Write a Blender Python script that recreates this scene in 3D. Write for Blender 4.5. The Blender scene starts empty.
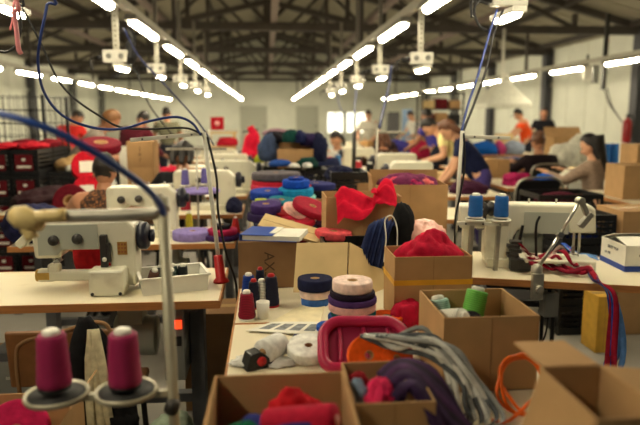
import bpy, bmesh, math, random
from mathutils import Vector, Matrix, Euler, noise
C = bpy.context.scene.collection
SC = bpy.context.scene
PI = math.pi
R = math.radians
# ------------------------------------------------------------------ camera geometry
CAM = Vector((0, 0, 1.45)); FPX = 622.0
PITCH = 8.73; YAW = 4.81
_q, _p = R(YAW), R(PITCH)
_F = Vector((math.sin(_q)*math.cos(_p), math.cos(_q)*math.cos(_p), -math.sin(_p)))
_R = Vector((math.cos(_q), -math.sin(_q), 0))
_U = _R.cross(_F)
def ray(u, v): return _F + _R*((u-320)/FPX) + _U*((212.5-v)/FPX)
def at(u, v, Y):
    d = ray(u, v); return CAM + d*(Y/d.y)
def atz(u, v, Z):
    d = ray(u, v); return CAM + d*((Z-CAM.z)/d.z)
def X_(u, Y, v=200): return at(u, v, Y).x
def Z_(v, Y, u=267): return at(u, v, Y).z
# ------------------------------------------------------------------ materials
def lin(c):
    return tuple(((x/255)/12.92 if x/255 <= .04045 else ((x/255+.055)/1.055)**2.4) for x in c)
_mc = {}
def mat(name, rgb, rough=.6, metal=0., var=.12, scale=18., bump=.0, bscale=120., spec=.4, sheen=0., emit=0., alpha=1., trans=0., pattern=None, stretch=(1,1,1)):
    if name in _mc: return _mc[name]
    m = bpy.data.materials.new(name); m.use_nodes = True
    nt = m.node_tree; N = nt.nodes; L = nt.links
    b = N['Principled BSDF']; c = lin(rgb)
    b.inputs['Roughness'].default_value = rough; b.inputs['Metallic'].default_value = metal
    b.inputs['Specular IOR Level'].default_value = spec
    if sheen: b.inputs['Sheen Weight'].default_value = sheen
    tc = N.new('ShaderNodeTexCoord'); mp = N.new('ShaderNodeMapping'); mp.inputs['Scale'].default_value = stretch
    L.new(tc.outputs['Object'], mp.inputs['Vector'])
    nz = N.new('ShaderNodeTexNoise'); nz.inputs['Scale'].default_value = scale; nz.inputs['Detail'].default_value = 4
    L.new(mp.outputs[0], nz.inputs['Vector'])
    cr = N.new('ShaderNodeValToRGB')
    cr.color_ramp.elements[0].position = .3; cr.color_ramp.elements[1].position = .7
    cr.color_ramp.elements[0].color = tuple(x*(1-var) for x in c)+(1,)
    cr.color_ramp.elements[1].color = tuple(min(1, x*(1+var)) for x in c)+(1,)
    L.new(nz.outputs['Fac'], cr.inputs['Fac'])
    out = cr.outputs['Color']
    if pattern:
        kind, sc2, rgb2, lo, hi = pattern
        if kind == 'wave':
            w = N.new('ShaderNodeTexWave'); w.inputs['Scale'].default_value = sc2; w.bands_direction = 'Z'; w.inputs['Distortion'].default_value = .3; fo = w.outputs['Fac']
        elif kind == 'noise':
            w = N.new('ShaderNodeTexNoise'); w.inputs['Scale'].default_value = sc2; w.inputs['Detail'].default_value = 3; fo = w.outputs['Fac']
        else:
            w = N.new('ShaderNodeTexVoronoi'); w.inputs['Scale'].default_value = sc2; fo = w.outputs['Distance']
        L.new(mp.outputs[0], w.inputs['Vector'])
        r2 = N.new('ShaderNodeValToRGB'); r2.color_ramp.elements[0].position = lo; r2.color_ramp.elements[1].position = hi
        L.new(fo, r2.inputs['Fac'])
        mx = N.new('ShaderNodeMixRGB'); L.new(r2.outputs['Color'], mx.inputs['Fac'])
        L.new(out, mx.inputs['Color1']); mx.inputs['Color2'].default_value = lin(rgb2)+(1,)
        out = mx.outputs['Color']
    L.new(out, b.inputs['Base Color'])
    if bump:
        n2 = N.new('ShaderNodeTexNoise'); n2.inputs['Scale'].default_value = bscale; n2.inputs['Detail'].default_value = 3
        L.new(mp.outputs[0], n2.inputs['Vector'])
        bp = N.new('ShaderNodeBump'); bp.inputs['Strength'].default_value = bump; bp.inputs['Distance'].default_value = .005
        L.new(n2.outputs['Fac'], bp.inputs['Height']); L.new(bp.outputs[0], b.inputs['Normal'])
    if emit:
        b.inputs['Emission Color'].default_value = c+(1,); b.inputs['Emission Strength'].default_value = emit
    if alpha < 1: b.inputs['Alpha'].default_value = alpha
    if trans: b.inputs['Transmission Weight'].default_value = trans
    _mc[name] = m; return m
def fab(name, rgb, var=.22): return mat('cloth '+name, rgb, rough=.85, var=var, scale=40, bump=.35, bscale=260, spec=.15, sheen=.0)
def thr(name, rgb): return mat('thread '+name, rgb, rough=.55, var=.08, scale=60, bump=.25, bscale=300, spec=.25, pattern=('wave', 55, tuple(int(x*.72) for x in rgb), .35, .8))
def plas(name, rgb, rough=.4): return mat('plastic '+name, rgb, rough=rough, var=.06, scale=12, spec=.4)
M = {}
M['card'] = mat('cardboard', (176, 140, 98), rough=.85, var=.1, scale=9, bump=.1, bscale=70, spec=.12, pattern=('noise', 2.5, (150, 116, 80), .5, .75))
M['card_d'] = mat('cardboard brown', (142, 110, 78), rough=.85, var=.1, scale=9, bump=.1, bscale=70, spec=.12)
M['card_l'] = mat('cardboard pale', (206, 180, 132), rough=.85, var=.08, scale=9, spec=.12)
M['cream'] = mat('machine enamel', (224, 221, 200), rough=.32, var=.05, scale=6, spec=.5, pattern=('noise', 9, (196, 190, 165), .58, .8))
M['grey_en'] = mat('machine grey enamel', (178, 182, 168), rough=.35, var=.05, scale=6, spec=.45)
M['steel'] = mat('bright steel', (190, 188, 180), rough=.28, metal=1, var=.08)
M['alu'] = mat('dull aluminium', (176, 172, 158), rough=.42, metal=.75, var=.1, scale=25)
M['dsteel'] = mat('dark steel', (62, 60, 58), rough=.5, metal=.5, var=.15)
M['truss'] = mat('truss paint', (74, 68, 64), rough=.6, var=.15, scale=5)
M['black'] = plas('black', (24, 24, 26))
M['blackr'] = mat('black rubber', (22, 22, 24), rough=.6, var=.1)
M['white'] = plas('white', (226, 224, 212))
M['greyp'] = plas('grey', (128, 128, 122))
M['red'] = plas('red', (178, 24, 30))
M['blue'] = plas('blue', (30, 66, 150))
M['top'] = mat('table laminate', (226, 216, 188), rough=.35, var=.04, scale=3, spec=.45, pattern=('noise', 6, (205, 190, 158), .6, .85))
M['edge'] = mat('wood edging', (176, 118, 66), rough=.5, var=.2, scale=8, stretch=(1, 12, 12))
M['leg'] = mat('table leg paint', (92, 92, 94), rough=.5, var=.1)
M['paper'] = mat('paper', (228, 225, 212), rough=.8, var=.04, spec=.15)
M['brass'] = mat('brass', (196, 160, 86), rough=.35, metal=.8, var=.15)
M['wood'] = mat('bench wood', (140, 104, 66), rough=.6, var=.25, scale=6, stretch=(1, 10, 10))
M['lamp'] = mat('lit tube diffuser', (255, 240, 205), emit=84)
M['fixture'] = mat('fixture housing', (118, 116, 108), rough=.5, var=.05)
M['housing'] = mat('lamp housing', (205, 203, 192), rough=.5, var=.05)
# ------------------------------------------------------------------ mesh builder
class MB:
    def __init__(s): s.v = []; s.f = []; s.mi = []; s.sm = []
    def add(s, vs, fs, smooth=False, mi=0, mx=None):
        o = len(s.v)
        for p in vs: s.v.append(tuple(mx @ Vector(p)) if mx is not None else tuple(p))
        for f in fs: s.f.append([i+o for i in f]); s.mi.append(mi); s.sm.append(smooth)
        return s
    def box(s, c, d, rot=None, mi=0):
        x, y, z = d[0]/2, d[1]/2, d[2]/2
        vs = [(a*x, b*y, e*z) for a in (-1, 1) for b in (-1, 1) for e in (-1, 1)]
        fs = [(0, 1, 3, 2), (4, 6, 7, 5), (0, 4, 5, 1), (2, 3, 7, 6), (0, 2, 6, 4), (1, 5, 7, 3)]
        m = Matrix.Translation(c)
        if rot is not None: m = m @ (Euler(rot).to_matrix().to_4x4() if not isinstance(rot, Matrix) else rot.to_4x4())
        return s.add(vs, fs, mi=mi, mx=m)
    def bar(s, a, b, w, h=None, mi=0):
        a, b = Vector(a), Vector(b); d = b-a; h = h or w
        q = d.to_track_quat('Y', 'Z').to_matrix()
        return s.box((a+b)/2, (w, d.length, h), rot=q, mi=mi)
    def lathe(s, prof, n=20, c=(0, 0, 0), mx=None, mi=0, smooth=True, cap=True):
        vs = []; fs = []
        for r, z in prof:
            for k in range(n):
                a = 2*PI*k/n; vs.append((r*math.cos(a), r*math.sin(a), z))
        for i in range(len(prof)-1):
            for k in range(n):
                fs.append((i*n+k, i*n+(k+1) % n, (i+1)*n+(k+1) % n, (i+1)*n+k))
        if cap:
            fs.append(tuple(range(n-1, -1, -1))); fs.append(tuple((len(prof)-1)*n+k for k in range(n)))
        m = Matrix.Translation(c)
        if mx is not None: m = m @ mx
        return s.add(vs, fs, smooth, mi, m)
    def cyl(s, a, b, r0, r1=None, n=14, mi=0):
        a, b = Vector(a), Vector(b); d = b-a; r1 = r0 if r1 is None else r1
        q = d.to_track_quat('Z', 'Y').to_matrix().to_4x4()
        return s.lathe([(r0, 0), (r1, d.length)], n, a, q, mi)
    def tube(s, pts, r, n=8, mi=0, smooth_path=True, closed=False, sub=6):
        P_ = [Vector(p) for p in pts]
        if smooth_path and len(P_) > 2:
            Q = []; m = len(P_); rng = m if closed else m-1
            for i in range(rng):
                p0 = P_[(i-1) % m] if (closed or i > 0) else P_[0]*2-P_[1]
                p1 = P_[i]; p2 = P_[(i+1) % m]
                p3 = P_[(i+2) % m] if (closed or i+2 < m) else p2*2-p1
                for k in range(sub):
                    t = k/sub
                    Q.append(.5*((2*p1)+(p2-p0)*t+(2*p0-5*p1+4*p2-p3)*t*t+(3*p1-p0-3*p2+p3)*t**3))
            if not closed: Q.append(P_[-1])
            P_ = Q
        m = len(P_); vs = []; fs = []; up = None
        rr = r if callable(r) else (lambda t: r)
        for i, p in enumerate(P_):
            d = (P_[(i+1) % m]-P_[i-1]) if (closed or 0 < i < m-1) else (P_[1]-P_[0] if i == 0 else P_[-1]-P_[-2])
            d.normalize()
            if up is None: up = d.orthogonal().normalized()
            up = (up-d*up.dot(d)); up = up.normalized() if up.length > 1e-6 else d.orthogonal().normalized()
            w = d.cross(up); ra = rr(i/max(1, m-1))
            for k in range(n):
                a = 2*PI*k/n; vs.append(p+up*(ra*math.cos(a))+w*(ra*math.sin(a)))
        for i in range(m if closed else m-1):
            j = (i+1) % m
            for k in range(n): fs.append((i*n+k, i*n+(k+1) % n, j*n+(k+1) % n, j*n+k))
        if not closed: fs.append(tuple(range(n-1, -1, -1))); fs.append(tuple((m-1)*n+k for k in range(n)))
        return s.add(vs, fs, True, mi)
    def ribbon(s, pts, w, nrm=(0, 0, 1), th=.0015, mi=0, sub=5, twist=0.):
        """flat strap along pts; nrm ~ the strap's face normal"""
        P_ = [Vector(p) for p in pts]; Q = []; m = len(P_)
        for i in range(m-1):
            p0 = P_[i-1] if i > 0 else P_[0]*2-P_[1]; p1 = P_[i]; p2 = P_[i+1]; p3 = P_[i+2] if i+2 < m else p2*2-p1
            for k in range(sub):
                t = k/sub; Q.append(.5*((2*p1)+(p2-p0)*t+(2*p0-5*p1+4*p2-p3)*t*t+(3*p1-p0-3*p2+p3)*t**3))
        Q.append(P_[-1]); vs = []; fs = []; m = len(Q)
        for i, p in enumerate(Q):
            d = (Q[min(i+1, m-1)]-Q[max(i-1, 0)]).normalized(); nn = Vector(nrm)
            if twist: nn = Matrix.Rotation(twist*i/m, 3, d) @ nn
            w_ = d.cross(nn); w_ = w_.normalized() if w_.length > 1e-5 else d.orthogonal().normalized()
            n_ = w_.cross(d).normalized()
            for sx, sn in ((-1, 1), (1, 1), (1, -1), (-1, -1)): vs.append(p+w_*(sx*w/2)+n_*(sn*th/2))
        for i in range(m-1):
            for k in range(4): fs.append((i*4+k, i*4+(k+1) % 4, (i+1)*4+(k+1) % 4, (i+1)*4+k))
        fs += [(3, 2, 1, 0), tuple((m-1)*4+k for k in range(4))]
        return s.add(vs, fs, True, mi)
    def prism(s, poly, h, mx=None, mi=0):
        """polygon in local XY, extruded 0..h in Z"""
        n = len(poly); vs = [(p[0], p[1], 0) for p in poly]+[(p[0], p[1], h) for p in poly]
        fs = [tuple(range(n-1, -1, -1)), tuple(range(n, 2*n))]+[(k, (k+1) % n, n+(k+1) % n, n+k) for k in range(n)]
        return s.add(vs, fs, False, mi, mx)
    def ell(s, c, r, n=14, m=10, mi=0, mx=None, fn=None):
        vs = []; fs = []
        for i in range(m+1):
            th = PI*i/m
            for k in range(n):
                a = 2*PI*k/n; p = Vector((math.sin(th)*math.cos(a), math.sin(th)*math.sin(a), math.cos(th)))
                q = Vector((p.x*r[0], p.y*r[1], p.z*r[2]))
                if fn: q = fn(p, q)
                vs.append(q)
        for i in range(m):
            for k in range(n): fs.append((i*n+k, (i+1)*n+k, (i+1)*n+(k+1) % n, i*n+(k+1) % n))
        mm = Matrix.Translation(c)
        if mx is not None: mm = mm @ mx
        return s.add(vs, fs, True, mi, mm)
    def heap(s, r, seed=0, amp=.28, freq=2.4, n=44, m=22, c=(0, 0, 0), mi=0, base=.0):
        """crumpled cloth: ellipsoid with ridged folds, flattened underneath"""
        sv = Vector((seed*7.3, seed*3.1, seed*1.7))
        def fn(p, q):
            f = abs(noise.noise(p*freq+sv)); g = abs(noise.noise(p*freq*2.3+sv*1.3)); h = noise.noise(p*1.3+sv)
            k = 1+amp*(.8*h-1.1*(f-.25)+.55*(.25-g))
            q = q*k; q.z = max(q.z, -r[2]*base); return q
        return s.ell(c, r, n, m, mi, fn=fn)
    def mesh(s, name, mats):
        me = bpy.data.meshes.new(name); me.from_pydata(s.v, [], s.f); me.validate(verbose=False)
        for m in (mats if isinstance(mats, (list, tuple)) else [mats]): me.materials.append(m)
        if len(me.polygons) == len(s.f):
            me.polygons.foreach_set('material_index', s.mi); me.polygons.foreach_set('use_smooth', s.sm)
        bm = bmesh.new(); bm.from_mesh(me); bmesh.ops.recalc_face_normals(bm, faces=bm.faces); bm.to_mesh(me); bm.free()
        return me
def P(name, mb, mats, parent=None, bev=0, label=None, loc=None, rot=None):
    me = mb.mesh(name, mats) if isinstance(mb, MB) else mb
    o = bpy.data.objects.new(name, me); C.objects.link(o)
    if parent: o.parent = parent
    if loc is not None: o.location = loc
    if rot is not None: o.rotation_euler = rot
    if bev:
        b = o.modifiers.new('Bevel', 'BEVEL'); b.width = bev; b.segments = 2; b.limit_method = 'ANGLE'; b.angle_limit = R(40)
        b.harden_normals = False
    if label: o['label'] = label
    return o
def tag(o, label, cat, group=None, kind=None):
    o['label'] = label; o['category'] = cat
    if group: o['group'] = group
    if kind: o['kind'] = kind
    return o
def T(name, label, cat, loc=(0, 0, 0), rz=0, group=None, rot=None):
    o = bpy.data.objects.new(name, None); C.objects.link(o); o.empty_display_size = .05
    o.location = loc; o.rotation_euler = rot if rot is not None else (0, 0, rz)
    return tag(o, label, cat, group)
def ST(name, mb, mats, bev=0):
    o = P(name, mb, mats, bev=bev); o['kind'] = 'structure'; return o
def dup(o, loc=None, rz=None, label=None, group=None, rot=None, parent=None):
    c = o.copy(); C.objects.link(c)
    if parent is not None: c.parent = parent
    if loc is not None: c.location = loc
    if rz is not None: c.rotation_euler = (0, 0, rz)
    if rot is not None: c.rotation_euler = rot
    if label: c['label'] = label
    if group: c['group'] = group
    for ch in list(o.children): dup(ch, parent=c)
    return c
def textmesh(txt, size, name='printed_text', ex=.0006):
    cu = bpy.data.curves.new('txt', 'FONT'); cu.body = txt; cu.size = size; cu.extrude = ex; cu.align_x = 'CENTER'; cu.align_y = 'CENTER'
    o = bpy.data.objects.new('txt', cu); C.objects.link(o)
    dg = bpy.context.evaluated_depsgraph_get(); me = bpy.data.meshes.new_from_object(o.evaluated_get(dg))
    bpy.data.objects.remove(o); bpy.data.curves.remove(cu); me.name = name; return me
ORD = ['first', 'second', 'third', 'fourth', 'fifth', 'sixth', 'seventh', 'eighth', 'ninth', 'tenth', 'eleventh', 'twelfth', 'thirteenth', 'fourteenth', 'fifteenth', 'sixteenth']
# ------------------------------------------------------------------ the hall
XL, XR, YB, YF = -8.0, 8.1, 32.0, -3.0
ZE, SL = 3.25, .27                       # eaves / truss chord height, roof slope
ZR = ZE+SL*8.0
M['wall'] = mat('wall panels', (226, 228, 215), rough=.7, var=.05, scale=2, pattern=('noise', .6, (212, 214, 202), .5, .8))
M['floor'] = mat('concrete floor', (152, 148, 138), rough=.5, var=.12, scale=2.5, bump=.05, pattern=('noise', 1.2, (124, 120, 110), .5, .75))
M['roof'] = mat('roof cladding', (170, 164, 146), rough=.75, var=.08, scale=2)
mb = MB(); mb.box(((XL+XR)/2, (YB+YF)/2, -.1), (XR-XL+.4, YB-YF+.4, .2)); ST('floor', mb, M['floor'])
def ribwall(x, y0, y1, z1, sgn):
    mb = MB(); mb.box((x+sgn*.1, (y0+y1)/2, z1/2), (.2, y1-y0, z1))
    y = y0+.5
    while y < y1: mb.box((x-sgn*.008, y, z1/2), (.02, .03, z1)); y += 1.0
    mb.box((x-sgn*.02, (y0+y1)/2, 2.35), (.06, y1-y0, .12)); return mb
ST('wall_left', ribwall(XL, YF, YB, ZE+.1, -1), M['wall'])
ST('wall_right', ribwall(XR, YF, YB, ZE+.1, 1), M['wall'])
# back wall with two window openings
wins = []
for (u0, v0, u1, v1) in ((327, 112, 343.5, 133), (346, 112, 367, 133)):
    a, b = at(u0, v1, YB), at(u1, v0, YB); wins.append((a.x, b.x, a.z, b.z))
mb = MB(); xs = [XL]; 
for w in wins: xs += [w[0], w[1]]
xs.append(XR); z0, z1 = wins[0][2], wins[0][3]
mb.box(((XL+XR)/2, YB+.1, z0/2), (XR-XL, .2, z0)); mb.box(((XL+XR)/2, YB+.1, (z1+ZE)/2), (XR-XL, .2, ZE-z1))
for i in range(0, len(xs), 2): mb.box(((xs[i]+xs[i+1])/2, YB+.1, (z0+z1)/2), (xs[i+1]-xs[i], .2, z1-z0))
mb.prism([(XL, ZE), (XR, ZE), (.05, ZR)], .2, Matrix.Translation((0, YB+.2, 0)) @ Matrix.Rotation(PI/2, 4, 'X'))
for x in [XL+1.1*k for k in range(1, 15)]:
    if not any(w[0]-.05 < x < w[1]+.05 for w in wins): mb.box((x, YB-.006, 1.6), (.03, .015, 3.2))
ST('wall_back', mb, M['wall'])
M['sky'] = mat('daylight pane', (246, 246, 226), emit=2.2)
for i, w in enumerate(wins):
    mb = MB(); cx, cz = (w[0]+w[1])/2, (w[2]+w[3])/2; ww, hh = w[1]-w[0], w[3]-w[2]
    for dx in (-.5, 0, .5): mb.box((cx+dx*ww, YB, cz), (.06, .1, hh+.06))
    for dz in (-.5, .5): mb.box((cx, YB, cz+dz*hh), (ww+.06, .1, .06))
    f = ST('window_%d' % (i+1), mb, M['housing'])
    mb = MB(); mb.box((cx, YB+.06, cz), (ww, .01, hh)); P('window_pane', mb, M['sky'], f)
# door and panel outlines on the back wall
for i, (u0, u1) in enumerate(((240, 267), (296, 318))):
    a = at(u0, 112, YB); b = at(u1, 112, YB); mb = MB()
    mb.box(((a.x+b.x)/2, YB-.03, 1.0), (b.x-a.x, .06, 2.0)); o = ST('door_%d' % (i+1), mb, mat('door paint', (176, 178, 164), rough=.5)) 
    mb = MB(); mb.box((b.x-.12, YB-.09, 1.0), (.12, .06, .04)); P('door_handle', mb, M['dsteel'], o)
# roof: two ribbed slopes
for k, s in enumerate((-1, 1)):
    mb = MB(); xe = XL-.2 if s < 0 else XR+.2
    a = Vector((.05, 0, ZR+.12)); b = Vector((xe, 0, ZR+.12-SL*abs(xe-.05)))
    d = (b-a); ang = math.atan2(d.z, d.x); c = (a+b)/2
    mb.box((c.x, (YB+YF)/2, c.z+.04), (d.length, YB-YF+.3, .05), rot=(0, -ang, 0))
    y = YF+.3
    while y < YB: mb.box((c.x, y, c.z), (d.length, .05, .035), rot=(0, -ang, 0)); y += .6
    ST('ceiling_left' if s < 0 else 'ceiling_right', mb, M['roof'])
# purlins (run along the hall) and tie beams
n = 0
for s in (-1, 1):
    for k in range(6):
        x = .05+s*(.35+1.45*k); z = ZR+.02-SL*abs(x-.05); n += 1
        mb = MB(); mb.box((x, (YB+YF)/2, z), (.07, YB-YF, .13)); ST('trim_%d' % n, mb, M['truss'])
M['tie'] = mat('tie beam paint', (128, 112, 106), rough=.55, var=.1)
for x, w in ((.16, .13), (-2.05, .09), (2.1, .09), (4.3, .09), (-4.3, .09)):
    n += 1; mb = MB(); mb.box((x, (YB+4)/2, ZE+.11), (w, YB-4, .1)); ST('trim_%d' % n, mb, M['tie'])
# trusses
def truss():
    t = T('roof_truss', '', 'truss')
    mb = MB(); mb.box((.05, 0, 0), (XR-XL, .14, .16)); P('bottom_chord', mb, M['truss'], t)
    for s in (-1, 1):
        mb = MB(); mb.bar((.05+s*8.0, 0, .05), (.05, 0, SL*8.0-.08), .14, .15); P('top_chord', mb, M['truss'], t)
    for s in (-1, 1):
        xs = [1.6*k for k in range(5)]
        for k, x in enumerate(xs):
            if s < 0 and k == 0: continue
            h = SL*(8-x)-.1; mb = MB(); mb.box((.05+s*x, 0, h/2), (.09 if k else .2, .09, h)); P('post', mb, M['truss'], t)
        for k in range(5):
            x0, x1 = 1.6*k, 1.6*(k+1)
            mb = MB()
            if k % 2 == 0: mb.bar((.05+s*x0, .02, .05), (.05+s*x1, .02, max(.05, SL*(8-x1)-.1)), .08)
            else: mb.bar((.05+s*x1, .02, .05), (.05+s*x0, .02, SL*(8-x0)-.1), .08)
            P('diagonal', mb, M['truss'], t)
        mb = MB(); mb.bar((.05+s*1.9, -.03, .05), (.05, -.03, .48), .1); P('diagonal', mb, M['truss'], t)
    return t
TY = [8.5, 13, 17.5, 22, 26.5, 31]
t0 = truss(); t0.location = (0, TY[0], ZE)
tl = ['dark steel roof truss nearest the camera, its webs crossing the picture top', 'second steel roof truss from the camera under the pale roof', 'third steel roof truss from the camera, over the mid hall', 'fourth steel roof truss from the camera', 'fifth steel roof truss from the camera, second from the far wall', 'farthest steel roof truss, against the end wall gable']
t0['label'] = tl[0]; t0['group'] = 'roof trusses'
for i in range(1, 6): dup(t0, (0, TY[i], ZE), 0, tl[i])
# wall columns
def column():
    t = T('steel_column', '', 'column', group='wall columns')
    mb = MB(); mb.box((0, 0, ZE/2), (.02, .22, ZE)); 
    for s in (-1, 1): mb.box((s*.1, 0, ZE/2), (.02, .26, ZE))
    P('column_shaft', mb, mat('column paint', (72, 72, 78), rough=.55, var=.1), t)
    mb = MB(); mb.box((0, 0, .01), (.32, .32, .02)); P('base_plate', mb, M['dsteel'], t); return t
c0 = column(); c0.location = (XR-.14, TY[0], 0); c0['label'] = 'dark steel column on the right wall nearest the camera, outside the frame edge'
cw = ['dark steel column on the right wall beside the fire extinguisher', 'dark steel column on the right wall behind the man in black', 'dark steel column on the right wall behind the white extractor hood', 'fourth dark steel column along the right wall', 'last dark steel column on the right wall']
for i in range(1, 6): dup(c0, (XR-.14, TY[i], 0), 0, cw[i-1])
cl = ['first dark steel column along the left wall', 'second dark steel column along the left wall', 'third dark steel column along the left wall', 'fourth dark steel column along the left wall', 'last dark steel column along the left wall']
for i in range(1, 6): dup(c0, (XL+.14, TY[i], 0), 0, cl[i-1])
# ------------------------------------------------------------------ lamps
LH = .9
def lamp_fixture():
    t = T('pendant_tube_lamp', '', 'lamp')
    mb = MB(); mb.prism([(-.045, .05), (-.06, 0), (.06, 0), (.045, .05)], 1.3, Matrix.Translation((0, .65, 0)) @ Matrix.Rotation(PI/2, 4, 'X'))
    P('housing', mb, M['fixture'], t)
    mb = MB(); mb.prism([(-.036, 0), (-.03, -.03), (0, -.042), (.03, -.03), (.036, 0)], 1.12, Matrix.Translation((0, .56, 0)) @ Matrix.Rotation(PI/2, 4, 'X'))
    P('tube_diffuser', mb, M['lamp'], t); return t
L0 = lamp_fixture(); used = False
ZL = 1.45+.85
rows = [('inner left', -1.19, 4.5-1.95*2, 16, 2, 'over the left machine line'), ('inner right', 1.27, 4.45-1.95, 15, 1, 'over the right machine line'),
        ('outer left', -4.64, 11.0-1.95, 12, 1, 'near the left wall'), ('outer right', 5.45, 11.2-1.95*2, 12, 1, 'near the right wall')]
for rn, x, y0, cnt, skip, wh in rows:
    for k in range(cnt):
        y = y0+1.95*k
        vis = k-skip
        lab = ('fluorescent tube lamp, %s visible from the front in the row %s' % (ORD[vis], wh)) if vis >= 0 else 'fluorescent tube lamp overhead %s, %s back from the first visible one' % (wh, ORD[-vis-1])
        if not used: L0.location = (x, y, ZL); L0['label'] = lab; L0['group'] = 'tube lamps '+wh; used = True
        else: dup(L0, (x, y, ZL), 0, lab, 'tube lamps '+wh)
    ya, yb = y0-.9, y0+1.95*(cnt-1)+.9
    t = T('lamp_rail', 'long grey lamp rail hung under the trusses '+wh, 'rail', (x, 0, 0))
    mb = MB(); mb.box((0, (ya+yb)/2, ZL+.085), (.06, yb-ya, .07)); P('rail_channel', mb, M['alu'], t)
    for ty in TY:
        if ya < ty < yb:
            mb = MB(); mb.box((0, ty, (ZL+.12+ZE-.08)/2), (.05, .05, ZE-.08-ZL-.12)); P('hanger', mb, M['truss'], t)
# power drops: socket box on a perforated strip with a small work lamp beneath
def power_drop(h=1.05):
    t = T('power_drop', '', 'power drop')
    mb = MB(); mb.box((0, 0, .1+h/2), (.045, .012, h)); mb.box((-.022, .008, .1+h/2), (.004, .022, h)); mb.box((.022, .008, .1+h/2), (.004, .022, h))
    st = P('hanging_strip', mb, M['alu'], t)
    mb = MB()
    for k in range(int(h/.04)): mb.cyl((0, -.0075, .14+k*.04), (0, -.006, .14+k*.04), .007, n=8)
    P('punched_hole', mb, M['dsteel'], st)['kind'] = 'stuff'
    mb = MB(); mb.box((.0, -.03, .05), (.2, .06, .1)); bx = P('socket_box', mb, M['housing'], t, bev=.006)
    for x in (-.05, .05): mb = MB(); mb.cyl((x, -.062, .05), (x, -.058, .05), .022, n=14); P('socket', mb, M['greyp'], bx)
    mb = MB(); mb.cyl((-.1, -.03, .04), (-.17, -.03, .035), .026, .02); mb.tube([(-.17, -.03, .035), (-.21, -.03, .02), (-.2, -.02, -.06)], .008); P('plug', mb, M['black'], t)
    mb = MB(); mb.box((.03, .06, -.025), (.08, .36, .03)); lp = P('lamp_housing', mb, M['housing'], t, bev=.004)
    mb = MB(); mb.prism([(-.03, 0), (-.022, -.022), (.022, -.022), (.03, 0)], .26, Matrix.Translation((.03, .19, -.04)) @ Matrix.Rotation(PI/2, 4, 'X')); P('lamp_diffuser', mb, M['lamp'], lp)
    return t
pd0 = power_drop(); first = True
for side, x, ys in (('left', -1.25, (3.5, 5.47, 7.42, 9.4, 11.3, 13.25)), ('right', 1.33, (3.48, 5.43, 7.4, 9.3, 11.27, 13.2))):
    for k, y in enumerate(ys):
        z = 1.45+(.60, .45, .50, .50, .50, .50)[k]; x0 = x
        if k == 0 and side == 'left': x0 = -1.38
        lab = 'white socket box on a punched strip over the %s machines, %s from front' % (side, ORD[k])
        if first: pd0.location = (x0, y, z); pd0['label'] = lab; pd0['group'] = 'hanging power drops'; first = False
        else: dup(pd0, (x0, y, z), 0, lab, 'hanging power drops')
# ================================================================== builders
def sewing_table(name, label, x0, x1, y0, y1, motor=True, group='sewing tables', front=-1):
    cx, cy = (x0+x1)/2, (y0+y1)/2; w, d = x1-x0, y1-y0
    t = T(name, label, 'table', (cx, cy, 0), 0, group)
    mb = MB(); mb.box((0, 0, .735), (w-.006, d-.006, .03)); tp = P('tabletop', mb, M['top'], t)
    mb = MB()
    for s in (-1, 1): mb.box((0, s*(d/2-.003), .735), (w, .007, .0302)); mb.box((s*(w/2-.003), 0, .735), (.007, d, .0302))
    P('wood_edging', mb, M['edge'], tp)
    for s in (-1, 1):
        mb = MB(); mb.box((s*(w/2-.12), .02, .38), (.06, .09, .66)); mb.box((s*(w/2-.12), 0, .025), (.06, d*.95, .05)); mb.box((s*(w/2-.12), 0, .705), (.05, d*.8, .03))
        P('leg', mb, M['leg'], t, bev=.004)
    mb = MB(); mb.box((0, .1, .2), (w-.24, .05, .04)); P('crossbar', mb, M['leg'], t)
    if motor:
        mb = MB(); mb.cyl((.15, front*-.02, .52), (.32, front*-.02, .52), .09, .085, 18); mb.box((.22, front*-.02, .65), (.1, .12, .13)); P('motor', mb, M['grey_en'], t, bev=.003)
        mb = MB(); mb.box((-.02, front*.02, .26), (.26, .22, .02), rot=(.25*-front, 0, 0)); P('pedal', mb, M['dsteel'], t)
        mb = MB(); mb.tube([(0, front*.02, .27), (.16, front*.0, .5)], .008); P('pedal_rod', mb, M['steel'], t)
    return t
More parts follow.
